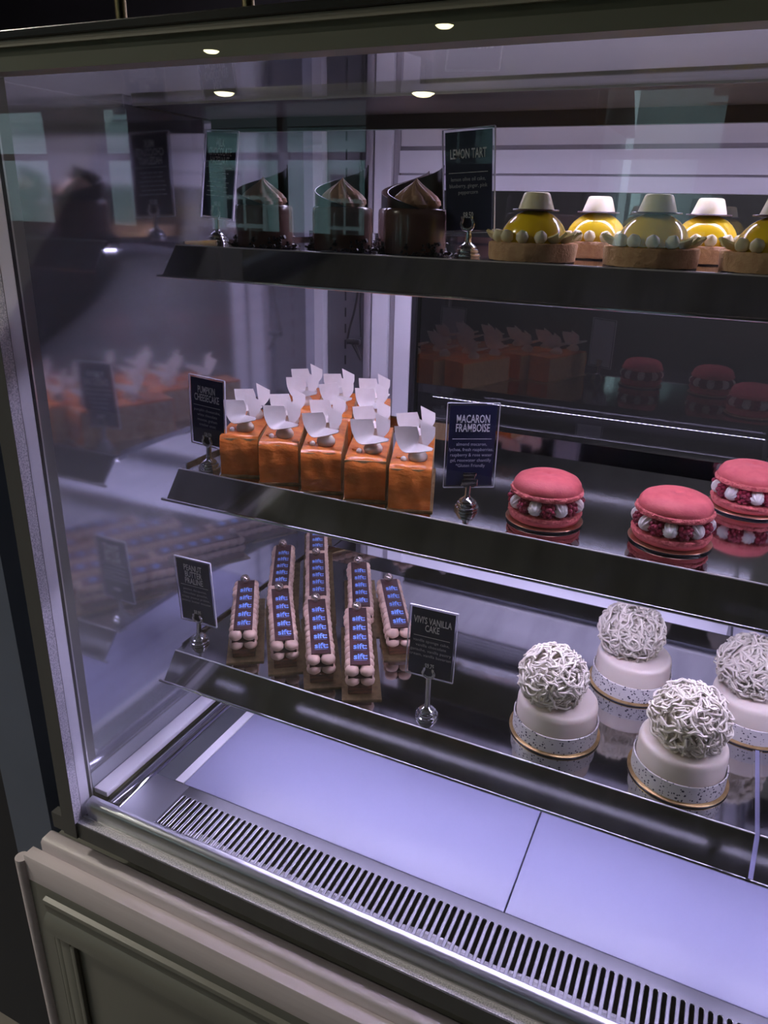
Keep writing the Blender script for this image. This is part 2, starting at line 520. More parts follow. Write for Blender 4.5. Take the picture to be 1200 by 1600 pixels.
# ceiling downlights; the last two are added to brighten the base and back room
spots = [
         (-2.2, -1.4, 'recessed ceiling downlight in the middle of the dark ceiling, left one'),
         (-1.70, -0.62, 'added ceiling downlight left of the display case, lighting the wooden base'),
         (1.0, 1.35, 'added ceiling downlight behind the display case, brightening the dark back room')]
lampmesh = ring = None
for x, y, lab in spots:
    t = empty('ceiling_downlight', (x, y, CZ), 0, lab, 'ceiling light', 'recessed downlights')
    if lampmesh is None:
        bm = bmesh.new()
        lathe(bm, [(0.045, 0), (0.060, 0), (0.062, -0.006), (0.045, -0.008), (0.045, 0)], 24)
        ring = obj('trim_ring', bm, M['chrome'], t)
        bm = bmesh.new()
        lathe(bm, [(0, -0.003), (0.044, -0.003), (0.044, -0.0005), (0, -0.0005)], 24)
        lampmesh = obj('lens', bm, M['downlight'], t)
    else:
        for s in (ring, lampmesh):
            c = s.copy(); COL.objects.link(c); c.parent = t

# added disc lamps, stand-ins for ceiling downlights mirrored as yellow dots
pend = []
for x, y, z, lab in ((-2.23, -3.32, 1.43, 'disc lamp standing in for a mirrored ceiling downlight, above the left end of the wide street window'),
                     (-0.89, -3.32, 1.465, 'disc lamp standing in for a mirrored ceiling downlight, between the wide and the narrow street window'),
                     (-1.49, -2.40, 1.09, 'low disc lamp standing in for a mirrored ceiling downlight, in front of the wide street window'),
                     (-0.60, -2.40, 1.06, 'low disc lamp standing in for a mirrored ceiling downlight, near the narrow street window')):
    t = empty('downlight_stand_in', (x, y, z), 0, lab, 'lamp', 'stand-in ceiling downlights')
    bm = bmesh.new()
    tube(bm, [(0, 0, 0.02), (0, 0, CZ - z)], 0.003, 6)
    obj('cord', bm, M['black'], t)
    if not pend:
        bm = bmesh.new()
        lathe(bm, [(0, 0.022), (0.012, 0.020), (0.047, 0.006), (0.048, 0.0), (0.044, 0.0), (0.044, 0.004), (0, 0.006)], 24)
        pend.append(obj('shade', bm, M['blacktop'], t))
        bm = bmesh.new()
        lathe(bm, [(0, -0.014), (0.026, -0.010), (0.040, -0.002), (0.0435, 0.003), (0, 0.0035)], 24)
        pend.append(obj('bulb', bm, M['standin'], t))
    else:
        for q in pend:
            c = q.copy(); COL.objects.link(c); c.parent = t

# ------------------------------------------------------------------ display case
CASE_X1 = 1.40
GZ = 0.7476        # top glass
case = empty('display_case', (0, 0, 0), 0, 'large refrigerated glass pastry case with steel frame and white deck', 'display case')


def lean(z):       # the corner post leans very slightly
    return 0.0055 + 0.017 * z


def post(bm, xa, xb, ya, yb, z0, z1, bev=0):
    n = len(bm.verts)
    box(bm, xa, xb, ya, yb, z0, z1)
    bm.verts.ensure_lookup_table()
    for v in bm.verts[n:]:
        v.co.x += lean(v.co.z)
    return bm


# corner post: grey front, perforated glazing spacer, white extrusion, gasket
obj('corner_post', post(bmesh.new(), -0.027, -0.0062, -0.0128, 0.030, -0.049, 0.77), M['post'], case, False)
o = obj('glazing_spacer', post(bmesh.new(), -0.0070, -0.0060, -0.0125, -0.0012, -0.026, 0.77), M['foil'], case, False)
o['label'] = 'silver perforated spacer between the glass panes'
obj('inner_extrusion', post(bmesh.new(), -0.0060, -0.0057, -0.0010, 0.0125, -0.026, 0.77), M['white'], case, False)
obj('gasket', post(bmesh.new(), -0.0060, -0.0054, 0.0126, 0.0160, -0.022, 0.77), M['black'], case, False)
obj('corner_bead', post(bmesh.new(), -0.0060, -0.0052, 0.0161, 0.0178, -0.020, 0.77), M['slabedge'], case, False)

# sill: grey face, perforated spacer lying on top
obj('sill_face', B(-0.042, CASE_X1 + 0.05, -0.0105, 0.0, -0.0495, -0.0268), M['post'], case, False)
o = obj('glazing_spacer', B(-0.004, CASE_X1 + 0.02, -0.0095, -0.0008, -0.0268, -0.0257), M['foil'], case, False)
bm = bmesh.new()
prism_x(bm, [(-0.0008, -0.0266), (-0.0008, -0.0232), (0.0010, -0.0232), (0.0010, -0.0266)], 0.0, CASE_X1)
obj('glass_bead', bm, M['slabedge'], case, False)
# front gully between glass and grille: a rolled steel edge falling towards the glass
prof = []
for k in range(8):
    a = k / 7 * pi / 2
    prof.append((0.0105 - 0.010 * sin(a), -0.008 + 0.008 * cos(a)))
prof = [(0.0122, 0.0)] + prof + [(0.0012, -0.020), (0.0012, -0.026), (0.0122, -0.026)]
bm = bmesh.new()
prism_x(bm, prof, 0.006, CASE_X1)
obj('front_gully', bm, M['satin'], case, True, 50)

# front glass and header
obj('front_glass', B(0.0, CASE_X1, -0.0006, 0.0, -0.0225, 0.772), M['glass'], case, False)
hd = obj('header', B(-0.06, CASE_X1 + 0.05, 0.0005, 0.020, GZ, 0.7575), M['headerlip'], case, False)
obj('header_board', B(-0.06, CASE_X1 + 0.05, 0.0022, 0.020, 0.7575, 0.7636), M['header'], case, False)
obj('header_bead', B(-0.06, CASE_X1 + 0.05, -0.0010, 0.020, 0.7636, 0.7680), M['headerlip'], case, False)
obj('counter_edge', B(-0.10, CASE_X1 + 0.05, -0.0030, 0.045, 0.7682, 0.7745, 0.001), M['blacktop'], case, False)
obj('top_glass', B(0.002, CASE_X1, 0.020, 0.188, GZ, GZ + 0.0006), M['topglass'], case, False)

# left end wall (polished liner), rises above the top shelf to the lid
bm = bmesh.new()
prism_x(bm, [(0.0195, -0.02), (0.571, -0.02), (0.571, 0.892), (0.0195, 0.770)], -0.012, 0.0)
obj('end_wall', bm, M['endwall'], case, False)
# bottom left channels
bm = bmesh.new()
box(bm, 0.0005, 0.021, 0.020, 0.571, -0.004, 0.0035, 0.0012)
obj('side_flange', bm, M['white'], case)
obj('side_gap', B(0.0212, 0.029, 0.015, 0.571, -0.020, -0.008), M['black'], case, False)
bm = bmesh.new()
pr = [(0.029, -0.012), (0.029, -0.003), (0.032, 0.0), (0.045, 0.0), (0.048, -0.004), (0.048, -0.012)]
A = [bm.verts.new((x, 0.014, z)) for x, z in pr]
C = [bm.verts.new((x, 0.571, z)) for x, z in pr]
bm.faces.new(A); bm.faces.new(C[::-1])
for i in range(len(pr)):
    bm.faces.new((A[i], C[i], C[(i + 1) % len(pr)], A[(i + 1) % len(pr)]))
obj('side_rail', bm, M['mirror'], case, True, 60)
obj('side_channel', B(0.0482, 0.0768, 0.0755, 0.571, -0.012, -0.002), M['gully'], case, False)
obj('channel_end', B(0.0482, 0.0990, 0.0125, 0.0752, -0.012, -0.0005), M['satin'], case, False)
obj('deck_edge', B(0.0770, 0.0890, 0.0760, 0.571, -0.012, 0.0006), M['white'], case, False)
obj('case_floor', B(0.0, CASE_X1, 0.012, 0.571, -0.075, -0.060), M['darksteel'], case, False)

# slotted air grille
bm = bmesh.new()
gx0, gx1, gy0, gy1 = 0.0992, 1.38, 0.0125, 0.0755
sy0, sy1, pitch, sw = 0.0135, 0.0605, 0.0078, 0.0043
n = int((gx1 - 0.004 - gx0) / pitch)
box(bm, gx0, gx1, sy1, gy1, -0.0015, 0.0)
box(bm, gx0, gx1, gy0, sy0, -0.0015, 0.0)
xs = gx0
for i in range(n):
    c = gx0 + 0.006 + i * pitch
    box(bm, xs, c - sw / 2, sy0, sy1, -0.0015, 0.0)
    xs = c + sw / 2
box(bm, xs, gx1, sy0, sy1, -0.0015, 0.0)
obj('air_grille', bm, M['darksteel'], case, False)
bm = bmesh.new()          # pressed bright rims of the slots
for i in range(n):
    c = gx0 + 0.006 + i * pitch
    r = sw / 2 + 0.0002
    pts = [(c - r, sy0, 0)] + [(c - r * cos(a), sy1 - r + r * sin(a), 0) for a in [k * pi / 6 for k in range(7)]] + [(c + r, sy0, 0)]
    tube(bm, [(x, y, 0.0002) for x, y, z in pts], 0.0003, 4, True)
    # fill the corner outside the round slot end
    for s in (-1, 1):
        a0 = bm.verts.new((c + s * sw / 2, sy1, -0.0002))
        prev = bm.verts.new((c + s * sw / 2, sy1 - r, -0.0002))
        for k in range(1, 7):
            a = k * pi / 12
            nv = bm.verts.new((c + s * sw / 2 * cos(a), sy1 - r + r * sin(a), -0.0002))
            bm.faces.new((a0, prev, nv))
            prev = nv
o = obj('slot_rims', bm, M['satin'], case)
o['label'] = 'bright pressed rims around the slots'
o['kind'] = 'stuff'
bm = bmesh.new()          # conduit seen through the slots
tube(bm, [(0.12 + 0.02 * k, 0.036 + 0.0015 * sin(k * 1.3), -0.032 + 0.002 * sin(k * 0.9)) for k in range(64)], 0.006, 8)
obj('drain_pipe', bm, M['white'], case)

# back wall: corner strip, slotted standard, door frame stiles
BY = 0.571
obj('corner_strip', B(0.0, 0.0155, BY - 0.014, BY + 0.02, 0.0, 0.892), M['white'], case, False)
obj('back_standard', B(0.0165, 0.0835, BY, BY + 0.02, 0.0, 0.892), M['standard'], case, False)
bm = bmesh.new()
for k in range(30):
    z = 0.06 + k * 0.0245
    box(bm, 0.0468, 0.0492, BY - 0.0008, BY + 0.001, z, z + 0.014)
obj('bracket_slots', bm, M['black'], case, False)
bm = bmesh.new()
box(bm, 0.0840, 0.0955, BY - 0.012, BY + 0.02, 0.0, 0.892, 0.003)
obj('frame_channel', bm, M['groove'], case)
obj('outer_stile', B(0.0980, 0.1240, BY - 0.010, BY + 0.02, 0.0, 0.892), M['white'], case, False)
bm = bmesh.new()
box(bm, 0.1242, 0.1345, BY - 0.004, BY + 0.02, 0.0, 0.892, 0.002)
obj('stile_groove', bm, M['groove'], case)
obj('inner_stile', B(0.1348, 0.1600, BY - 0.008, BY + 0.02, 0.0, 0.6835), M['white'], case, False)
obj('door_gasket', B(0.1602, 0.1665, BY - 0.004, BY + 0.02, 0.358, 0.6835), M['black'], case, False)
dg = obj('door_glass', B(0.1665, CASE_X1, BY + 0.004, BY + 0.0046, 0.345, 0.6835), M['doorglass'], case, False)
dg['label'] = 'dark glass of the rear sliding door'
# head boards above the door
obj('head_board', B(0.1348, CASE_X1, BY - 0.010, BY + 0.02, 0.6836, 0.7015), M['white'], case, False)
obj('head_groove', B(0.1348, CASE_X1, BY - 0.002, BY + 0.02, 0.7015, 0.7045), M['groove'], case, False)
obj('head_board', B(0.1348, CASE_X1, BY - 0.006, BY + 0.02, 0.7045, 0.7325), M['white'], case, False)
obj('head_groove', B(0.1348, CASE_X1, BY - 0.001, BY + 0.02, 0.7325, 0.7385), M['groove'], case, False)
obj('upper_panel', B(0.1348, CASE_X1, BY - 0.003, BY + 0.02, 0.7385, 0.892), M['upperpanel'], case, False)
obj('roof_panel', B(-0.012, CASE_X1, 0.50, BY + 0.02, 0.893, 0.899), M['white'], case, False)
# door bottom rail, back panel below it
bm = bmesh.new()
box(bm, 0.1602, CASE_X1, BY - 0.022, BY + 0.02, 0.336, 0.358, 0.003)
obj('door_rail', bm, M['mirror'], case)
obj('back_panel', B(0.1602, CASE_X1, BY, BY + 0.02, 0.0, 0.336), M['white'], case, False)
for k in range(6):
    obj('vent_slat', B(0.24, CASE_X1 - 0.1, BY - 0.005, BY, 0.300 + k * 0.0062, 0.3028 + k * 0.0062), M['darksteel'], case, False)
bm = bmesh.new()
box(bm, 0.165, CASE_X1, BY - 0.006, BY, 0.196, 0.222, 0.002)
obj('rear_track', bm, M['gully'], case)
bm = bmesh.new()
box(bm, 0.165, CASE_X1, BY - 0.010, BY, 0.223, 0.227, 0.001)
obj('track_lip', bm, M['slabedge'], case)
# right end wall
obj('end_wall', B(CASE_X1, CASE_X1 + 0.012, 0.0, BY, -0.02, 0.77), M['endwall'], case, False)


# upper shelf: dark bronze slab with polished edges, rear lamp bar
def led_bar(parent, x0, x1, y, z, w=0.014, h=0.006, mt='led'):
    b = obj('lamp_bar', B(x0, x1, y - w / 2, y + w / 2, z - h, z), M['satin'], parent, False)
    d = obj('lamp_diffuser', B(x0 + 0.004, x1 - 0.004, y - w / 2 + 0.002, y + w / 2 - 0.002, z - h - 0.0012, z - h), M[mt], b, False)
    return b


us = empty('upper_shelf', (0, 0, 0), 0, 'dark bronze top shelf with thin bright edges above the lemon tarts', 'shelf')
obj('slab', B(0.006, CASE_X1 - 0.006, 0.188, 0.350, GZ, GZ + 0.010), M['slab'], us, False)
obj('front_edge', B(0.006, CASE_X1 - 0.006, 0.1862, 0.188, GZ - 0.0010, GZ + 0.0105), M['slabedge'], us, False)
obj('baffle', B(0.006, CASE_X1 - 0.006, 0.3140, 0.3165, GZ - 0.0135, GZ), M['slab'], us, False)
obj('baffle_edge', B(0.006, CASE_X1 - 0.006, 0.3136, 0.3172, GZ - 0.0143, GZ - 0.0135), M['slabedge'], us, False)
led_bar(us, 0.06, CASE_X1 - 0.05, 0.3320, GZ - 0.0002, w=0.022, mt='ledrear')


# display shelves
def shelf(x0, x1, yf, z, label, rear):
    t = empty('display_shelf', (0, 0, 0), 0, label, 'shelf', 'steel display shelves')
    top = B(x0, x1, yf, 0.465, z - 0.0025, z)
    obj('tray', top, M['shelf'], t, False)
    bm = bmesh.new()
    prism_x(bm, [(yf, z + 0.0004), (yf + 0.0022, z), (yf + 0.0022, z - 0.003), (yf - 0.0215, z - 0.029), (yf - 0.0245, z - 0.029)], x0, x1)
    obj('fascia', bm, M['shelf'], t, False)
    bm = bmesh.new()
    tube(bm, [(x0 - 0.006, yf - 0.0255, z - 0.0295), (x1 + 0.002, yf - 0.0255, z - 0.0295)], 0.0017, 10)
    obj('lip', bm, M['mirror'], t)
    bm = bmesh.new()
    tube(bm, [(x0, yf + 0.0004, z + 0.0002), (x1, yf + 0.0004, z + 0.0002)], 0.0010, 8)
    obj('front_bead', bm, M['slabedge'], t)
    for xa in (x0 + 0.0005, x1 - 0.0025):
        obj('side_upstand', B(xa, xa + 0.002, yf + 0.012, 0.465, z, z + (0.004 if xa < 0.06 or xa > 1.3 else 0.0006)), M['mirror'], t, False)
    obj('rear_upstand', B(x0, x1, 0.463, 0.465, z, z + 0.012), M['mirror'], t, False)
    for xa in (x0 + 0.02, x1 - 0.03):
        bm = bmesh.new()
        prism_x(bm, [(yf + 0.06, z - 0.0026), (0.571, z - 0.0026), (0.571, z - 0.045), (0.50, z - 0.035)], xa, xa + 0.003)
        obj('bracket', bm, M['darksteel'], t, False)
    led_bar(t, x0 + 0.004, x1 - 0.004, yf + 0.016, z - 0.003)
    led_bar(t, x0 + 0.10, x1 - 0.004, 0.452, z - 0.003, mt='led' if rear else 'ledrear')
    obj('glare_baffle', B(x0 + 0.03, x1 - 0.004, 0.4400, 0.4412, z - 0.027, z - 0.0026), M['darksteel'], t, False)  # added strip that keeps the rear lamp's glare out of the tray below
    return t


ZS = {1: 0.6155, 2: 0.3734, 3: 0.1479}
YF = {1: 0.186, 2: 0.162, 3: 0.1287}
words = {1: 'top', 2: 'middle', 3: 'lowest'}
cargo = {1: 'holding the chocolate cylinders and lemon tarts', 2: 'holding the pumpkin slices and pink macarons',
         3: 'holding the praline bars and white cakes'}
for i in (1, 2, 3):
    shelf(0.048, 0.697, YF[i], ZS[i], 'polished steel %s display shelf %s' % (words[i], cargo[i]), i == 1)
    shelf(0.701, 1.35, YF[i], ZS[i], 'polished steel %s shelf section continuing past the seam at the frame edge' % words[i], i == 1)

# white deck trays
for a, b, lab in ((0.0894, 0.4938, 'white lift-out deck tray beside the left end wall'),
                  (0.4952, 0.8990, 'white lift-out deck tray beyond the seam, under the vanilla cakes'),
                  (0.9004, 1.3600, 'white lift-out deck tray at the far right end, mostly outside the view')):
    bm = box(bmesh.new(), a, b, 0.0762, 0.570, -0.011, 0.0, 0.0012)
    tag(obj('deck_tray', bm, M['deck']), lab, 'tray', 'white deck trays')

# hanging cable with plug on the slotted standard
cb = empty('hanging_cable', (0.06, BY - 0.01, 0.43), 0, 'black hanging cable with plug on the grey slotted rear post', 'cable')
bm = bmesh.new()
tube(bm, curve_pts([(0.016, 0, 0.30), (0.018, -0.002, 0.16), (0.014, -0.004, 0.10), (0.003, -0.006, 0.055), (0.000, -0.006, 0.036), (0.008, -0.006, 0.034)], 28), 0.0018, 8)
tube(bm, curve_pts([(0.020, -0.001, 0.30), (0.0225, -0.003, 0.17), (0.020, -0.004, 0.09), (0.022, -0.004, 0.045)], 20), 0.0014, 8)
obj('cord', bm, M['cable'], cb)
bm = bmesh.new()
box(bm, 0.000, 0.022, -0.011, -0.003, 0.033, 0.041, 0.002)
tube(bm, [(0.010, -0.007, 0.036), (0.018, -0.007, 0.022), (0.024, -0.007, 0.010)], 0.0036, 8, taper=lambda t: 1 - 0.5 * t)
obj('plug', bm, M['cable'], cb)

# added lamp bar, unseen behind the header, brightens the upper panel
lid = empty('added_lid_lamp', (0, 0, 0), 0, 'added fill lamp bar under the white lid, out of sight behind the header', 'lamp')
obj('lamp_bar', B(0.10, CASE_X1 - 0.05, 0.502, 0.520, 0.887, 0.893), M['satin'], lid, False)
obj('lamp_diffuser', B(0.11, CASE_X1 - 0.06, 0.504, 0.518, 0.8855, 0.887), emit('lid_fill_light', (0.82, 0.70, 0.95), 7.0), lid, False)

# posts of a rail standing on the counter edge
for x, lab in ((0.1530, 'brass-toned rail post on the black counter edge, left of two'),
               (0.2637, 'brass-toned rail post on the black counter edge, right of two')):
    t = empty('rail_post', (x, 0.02, 0.7745), 0, lab, 'post', 'posts on the counter edge')
    bm = bmesh.new()
    lathe(bm, [(0, 0), (0.006, 0), (0.006, 0.002), (0.0042, 0.004), (0.0042, 0.10), (0, 0.10)], 20)
    obj('stem', bm, mat('brass_%d' % int(x * 1000), (0.45, 0.38, 0.22), 0.25, 1.0), t)

# ------------------------------------------------------------------ wooden base below the case
base = empty('wooden_base', (0, 0, FZ), 0, 'cream painted wooden counter base with mouldings below the glass case', 'counter')
Z0 = -FZ


def wb(name, bm, mt, **k):
    bmesh.ops.translate(bm, vec=(0, 0, Z0), verts=bm.verts)
    return obj(name, bm, mt, base, **k)


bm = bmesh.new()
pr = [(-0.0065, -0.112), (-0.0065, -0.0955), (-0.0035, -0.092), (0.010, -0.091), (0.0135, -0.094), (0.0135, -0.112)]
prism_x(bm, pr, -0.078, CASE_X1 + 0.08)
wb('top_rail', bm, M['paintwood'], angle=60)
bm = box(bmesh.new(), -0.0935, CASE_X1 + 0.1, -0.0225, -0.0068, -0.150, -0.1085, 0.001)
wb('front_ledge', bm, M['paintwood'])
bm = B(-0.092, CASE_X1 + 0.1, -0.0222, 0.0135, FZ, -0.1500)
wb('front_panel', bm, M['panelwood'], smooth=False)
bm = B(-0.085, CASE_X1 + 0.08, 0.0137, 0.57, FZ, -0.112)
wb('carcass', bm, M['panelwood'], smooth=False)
# bullnose corner bead on the left
bm = bmesh.new()
tube(bm, [(-0.1005, -0.020, FZ), (-0.1005, -0.020, -0.1175)], 0.0085, 14)
wb('corner_bead', bm, M['paintwood'])
# picture-frame moulding: top rail and left stile
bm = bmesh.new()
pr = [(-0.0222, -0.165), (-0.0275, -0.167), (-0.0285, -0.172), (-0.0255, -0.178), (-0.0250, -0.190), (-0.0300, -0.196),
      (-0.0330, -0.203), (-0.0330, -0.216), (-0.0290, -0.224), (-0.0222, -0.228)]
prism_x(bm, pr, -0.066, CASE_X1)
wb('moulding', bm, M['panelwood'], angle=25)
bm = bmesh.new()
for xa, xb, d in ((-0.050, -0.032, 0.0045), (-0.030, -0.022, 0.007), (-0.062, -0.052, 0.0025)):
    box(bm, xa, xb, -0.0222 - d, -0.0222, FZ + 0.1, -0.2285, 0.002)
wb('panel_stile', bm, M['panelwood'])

# blue-grey wall panel on the left of the case
o = struct('trim_1', B(-0.184, -0.104, 0.030, 0.060, FZ, CZ), M['bluewall'])
o = struct('trim_2', B(-0.104, -0.045, 0.058, 0.080, FZ, CZ), M['roomwall'])


# ------------------------------------------------------------------ lettering
def text_mesh(lines, line_h, width=None, cond=1.0, align='CENTER', offset=0.0, gap=1.0):
    """flat lettering in the XZ plane facing -Y; cap height about line_h*0.7"""
    cu = bpy.data.curves.new('text', 'FONT')
    cu.body = '\n'.join(lines)
    cu.align_x = align
    cu.size = line_h
    cu.space_line = gap
    cu.offset = offset
    cu.resolution_u = 2
    to = bpy.data.objects.new('text', cu)
    COL.objects.link(to)
    bpy.context.view_layer.update()
    me = bpy.data.meshes.new_from_object(to.evaluated_get(bpy.context.evaluated_depsgraph_get()))
    bpy.data.objects.remove(to)
    bm = bmesh.new()
    bm.from_mesh(me)
    sx = cond
    if width:
        xs = [v.co.x for v in bm.verts]
        sx = width / (max(xs) - min(xs))
    for v in bm.verts:
        v.co = Vector((v.co.x * sx, 0, v.co.y))
    zs = [v.co.z for v in bm.verts]
    return bm, min(zs), max(zs)


def place_text(parent, name, lines, mt, top, line_h, y, width=None, cond=1.0, gap=1.0, offset=0.0, cx=0.0):
    bm, lo, hi = text_mesh(lines, line_h, width, cond, offset=offset, gap=gap)
    for v in bm.verts:
        v.co.z += top - hi
        v.co.y = y
        v.co.x += cx
    o = obj(name, bm, mt, parent, smooth=False)
    return o


# ------------------------------------------------------------------ price signs
sign_parts = {}


def price_sign(loc, card, label, title, twidth, tline, desc, price, post_h, dw=0.04, dash=False, wedge=False):
    """card = (dx, dy, bottom z, yaw deg, tilt deg, roll deg, w, h) relative to the base"""
    t = empty('price_sign', loc, 0, label, 'sign', 'price signs')
    if 'base' not in sign_parts:
        bm = bmesh.new()
        lathe(bm, [(0, 0), (0.0122, 0), (0.0127, 0.0015), (0.0122, 0.0035), (0.0104, 0.0042), (0.0108, 0.0055), (0.0100, 0.0075),
                   (0.0082, 0.0082), (0.0084, 0.0095), (0.0070, 0.0112), (0.0052, 0.0122), (0.0036, 0.0135), (0.0034, 0.015), (0, 0.015)], 32)
        sign_parts['base'] = obj('base', bm, M['chrome'], t)
    else:
        c = sign_parts['base'].copy(); COL.objects.link(c); c.parent = t
    dx, dy, bz, yaw, tilt, roll, w, h = card
    bm = bmesh.new()
    tube(bm, [(0, 0, 0.014), (0, 0, post_h * 0.6), (dx, dy, post_h)], 0.0031, 12)
    obj('stem', bm, M['chrome'], t)
    rot = Euler((0, 0, rad(yaw)), 'XYZ').to_matrix() @ Euler((-rad(tilt), 0, 0), 'XYZ').to_matrix() @ Euler((0, rad(roll), 0), 'XYZ').to_matrix()
    cl = bmesh.new()
    if wedge:
        box(cl, -0.0085, 0.0085, -0.0045, -0.0012, post_h - bz, post_h - bz + 0.008, 0.0012)
        box(cl, -0.0070, 0.0070, -0.0035, -0.0012, post_h - bz + 0.010, post_h - bz + 0.0145, 0.0014)
        box(cl, -0.006, 0.006, -0.0022, 0.0022, post_h - bz - 0.002, post_h - bz + 0.012, 0.001)
    else:
        for s in (-1, 1):
            pts = curve_pts([(0, -0.002, post_h - bz - 0.0005), (s * 0.0042, -0.0022, post_h - bz + 0.0008), (s * 0.0062, -0.0024, post_h - bz + 0.0045),
                             (s * 0.0046, -0.0026, post_h - bz + 0.0085), (s * 0.0052, -0.0032, post_h - bz + 0.0115)], 14)
            tube(cl, pts, 0.0021, 10, taper=lambda q: 1.0 - 0.25 * q)
        tube(cl, [(0, 0.0022, post_h - bz - 0.001), (0, 0.0024, post_h - bz + 0.010)], 0.0022, 8)
    co = obj('clip', cl, M['chrome'], t)
    co.matrix_local = Matrix.Translation((dx, dy, bz)) @ rot.to_4x4()
    mloc = Matrix.Translation((dx, dy, bz)) @ rot.to_4x4()
    sl = obj('sleeve', B(-w / 2, w / 2, -0.0008, 0.0010, 0, h), M['acrylic'], t, False)
    sl.matrix_local = mloc
    e = bmesh.new()
    for a, b, c, d in ((-w / 2 - 0.0006, -w / 2, 0, h), (w / 2, w / 2 + 0.0006, 0, h), (-w / 2, w / 2, -0.0006, 0), (-w / 2, w / 2, h, h + 0.0006)):
        box(e, a, b, -0.0009, 0.0011, c, d)
    obj('sleeve_edge', e, M['acrylicedge'], sl, False)
    iw, ih = w - 0.0046, h - 0.0040
    cb = bmesh.new()
    box(cb, -iw / 2, iw / 2, -0.0002, 0.0004, 0.002, 0.002 + ih)
    for f in cb.faces:
        if f.calc_center_median().y > 0.0003: f.material_index = 1
    cd = obj('card', cb, [M['navy'], M['cardback']], t, False)
    cd.matrix_local = mloc
    y = -0.0011
    top = 0.002 + ih - ih * (0.11 if len(title) > 1 else 0.17)
    if len(title) == 3: top = 0.002 + ih - ih * 0.07
    place_text(cd, 'lettering', title, M['print'], top, tline * 1.33, y, width=twidth, gap=0.80, offset=0.00018)
    obj('rule', B(-iw * 0.42, iw * 0.42, y - 0.0001, y, h * 0.585, h * 0.585 + 0.0005), M['print'], cd, False)
    if dash:
        bm = bmesh.new()
        r = random.Random(3)
        for k in range(6):
            x = -iw * (0.30 + 0.1 * r.random())
            end = -x
            while x < end - 0.002:
                L = 0.003 + 0.005 * r.random()
                box(bm, x, min(x + L, end), y - 0.0001, y, h * (0.52 - 0.052 * k), h * (0.52 - 0.052 * k) + 0.0010)
                x += L + 0.0012
        o = obj('small_print', bm, M['printdim'], cd, False)
        o['kind'] = 'stuff'
    else:
        place_text(cd, 'small_print', desc, M['printdim'], h * 0.545, 0.0047, y, width=dw, gap=1.18)
    if price:
        place_text(cd, 'price', [price], M['print'], h * 0.205, 0.0072, y, cond=0.66, offset=0.00012)
    return t


price_sign((0.0445, 0.2642, ZS[1]), (0, 0.0, 0.0262, -10.3, 6, 3.5, 0.0518, 0.0905),
           'navy price sign reading milk chocolate hazelnut, beside the chocolate cylinders',
           ['MILK', 'CHOCOLATE', 'HAZELNUT'], 0.036, 0.0085, None, '$8.50', 0.028, dash=True)
price_sign((0.3560, 0.2345, ZS[1]), (0, 0.0, 0.0225, -7.3, -3, -3.0, 0.0518, 0.0874),
           'navy price sign for the lemon tarts, on the top shelf',
           ['LEMON TART'], 0.0365, 0.0085, ['lemon olive oil cake,', 'blueberry, ginger, pink', 'peppercorn'], '$8.50', 0.0255, 0.0385)
price_sign((0.0794, 0.1785, ZS[2]), (0, 0.001, 0.0272, -4.6, 0, 2.2, 0.0509, 0.0793),
           'navy price sign for the pumpkin cheesecake, at the left end of the middle shelf',
           ['PUMPKIN', 'CHEESECAKE'], 0.036, 0.0085, ['pumpkin cheesecake,', 'white chocolate', 'mousse, graham', 'cracker crust'], '$8.50', 0.029, 0.038)
price_sign((0.3830, 0.2049, ZS[2]), (0, 0.001, 0.0236, 30, 0.7, 0, 0.0515, 0.0863),
           'navy price sign for the macaron framboise, on the middle shelf',
           ['MACARON', 'FRAMBOISE'], 0.034, 0.0085, ['almond macaron,', 'lychee, fresh raspberries,', 'raspberry & rose water', 'gel, rosewater chantilly', '*Gluten Friendly'], None, 0.0255, 0.0445, wedge=True)
price_sign((0.0630, 0.1566, ZS[3]), (0.001, 0.001, 0.0282, 1.2, -2.9, 0, 0.0521, 0.0891),
           'navy price sign for the peanut butter praline, at the left end of the lowest shelf',
           ['PEANUT', 'BUTTER', 'PRALINE'], 0.026, 0.0085, ['peanut dacquoise,', 'chocolate ganache,', 'crispy peanut praline,', 'peanut butter mousse'], '$8.95', 0.031, 0.042)
price_sign((0.3722, 0.1505, ZS[3]), (0, 0, 0.0500, 2.5, 3.7, 0, 0.0521, 0.0799),
           "navy vanilla cake price sign on a tall chrome stem, on the lowest shelf",
           ["VIVI'S VANILLA", 'CAKE'], 0.0415, 0.0080, ['vanilla sponge cake,', 'vanilla chocolate', 'ganache, vanilla pastry', 'cream, vanilla bavarian'], '$9.75', 0.0515, 0.0455)


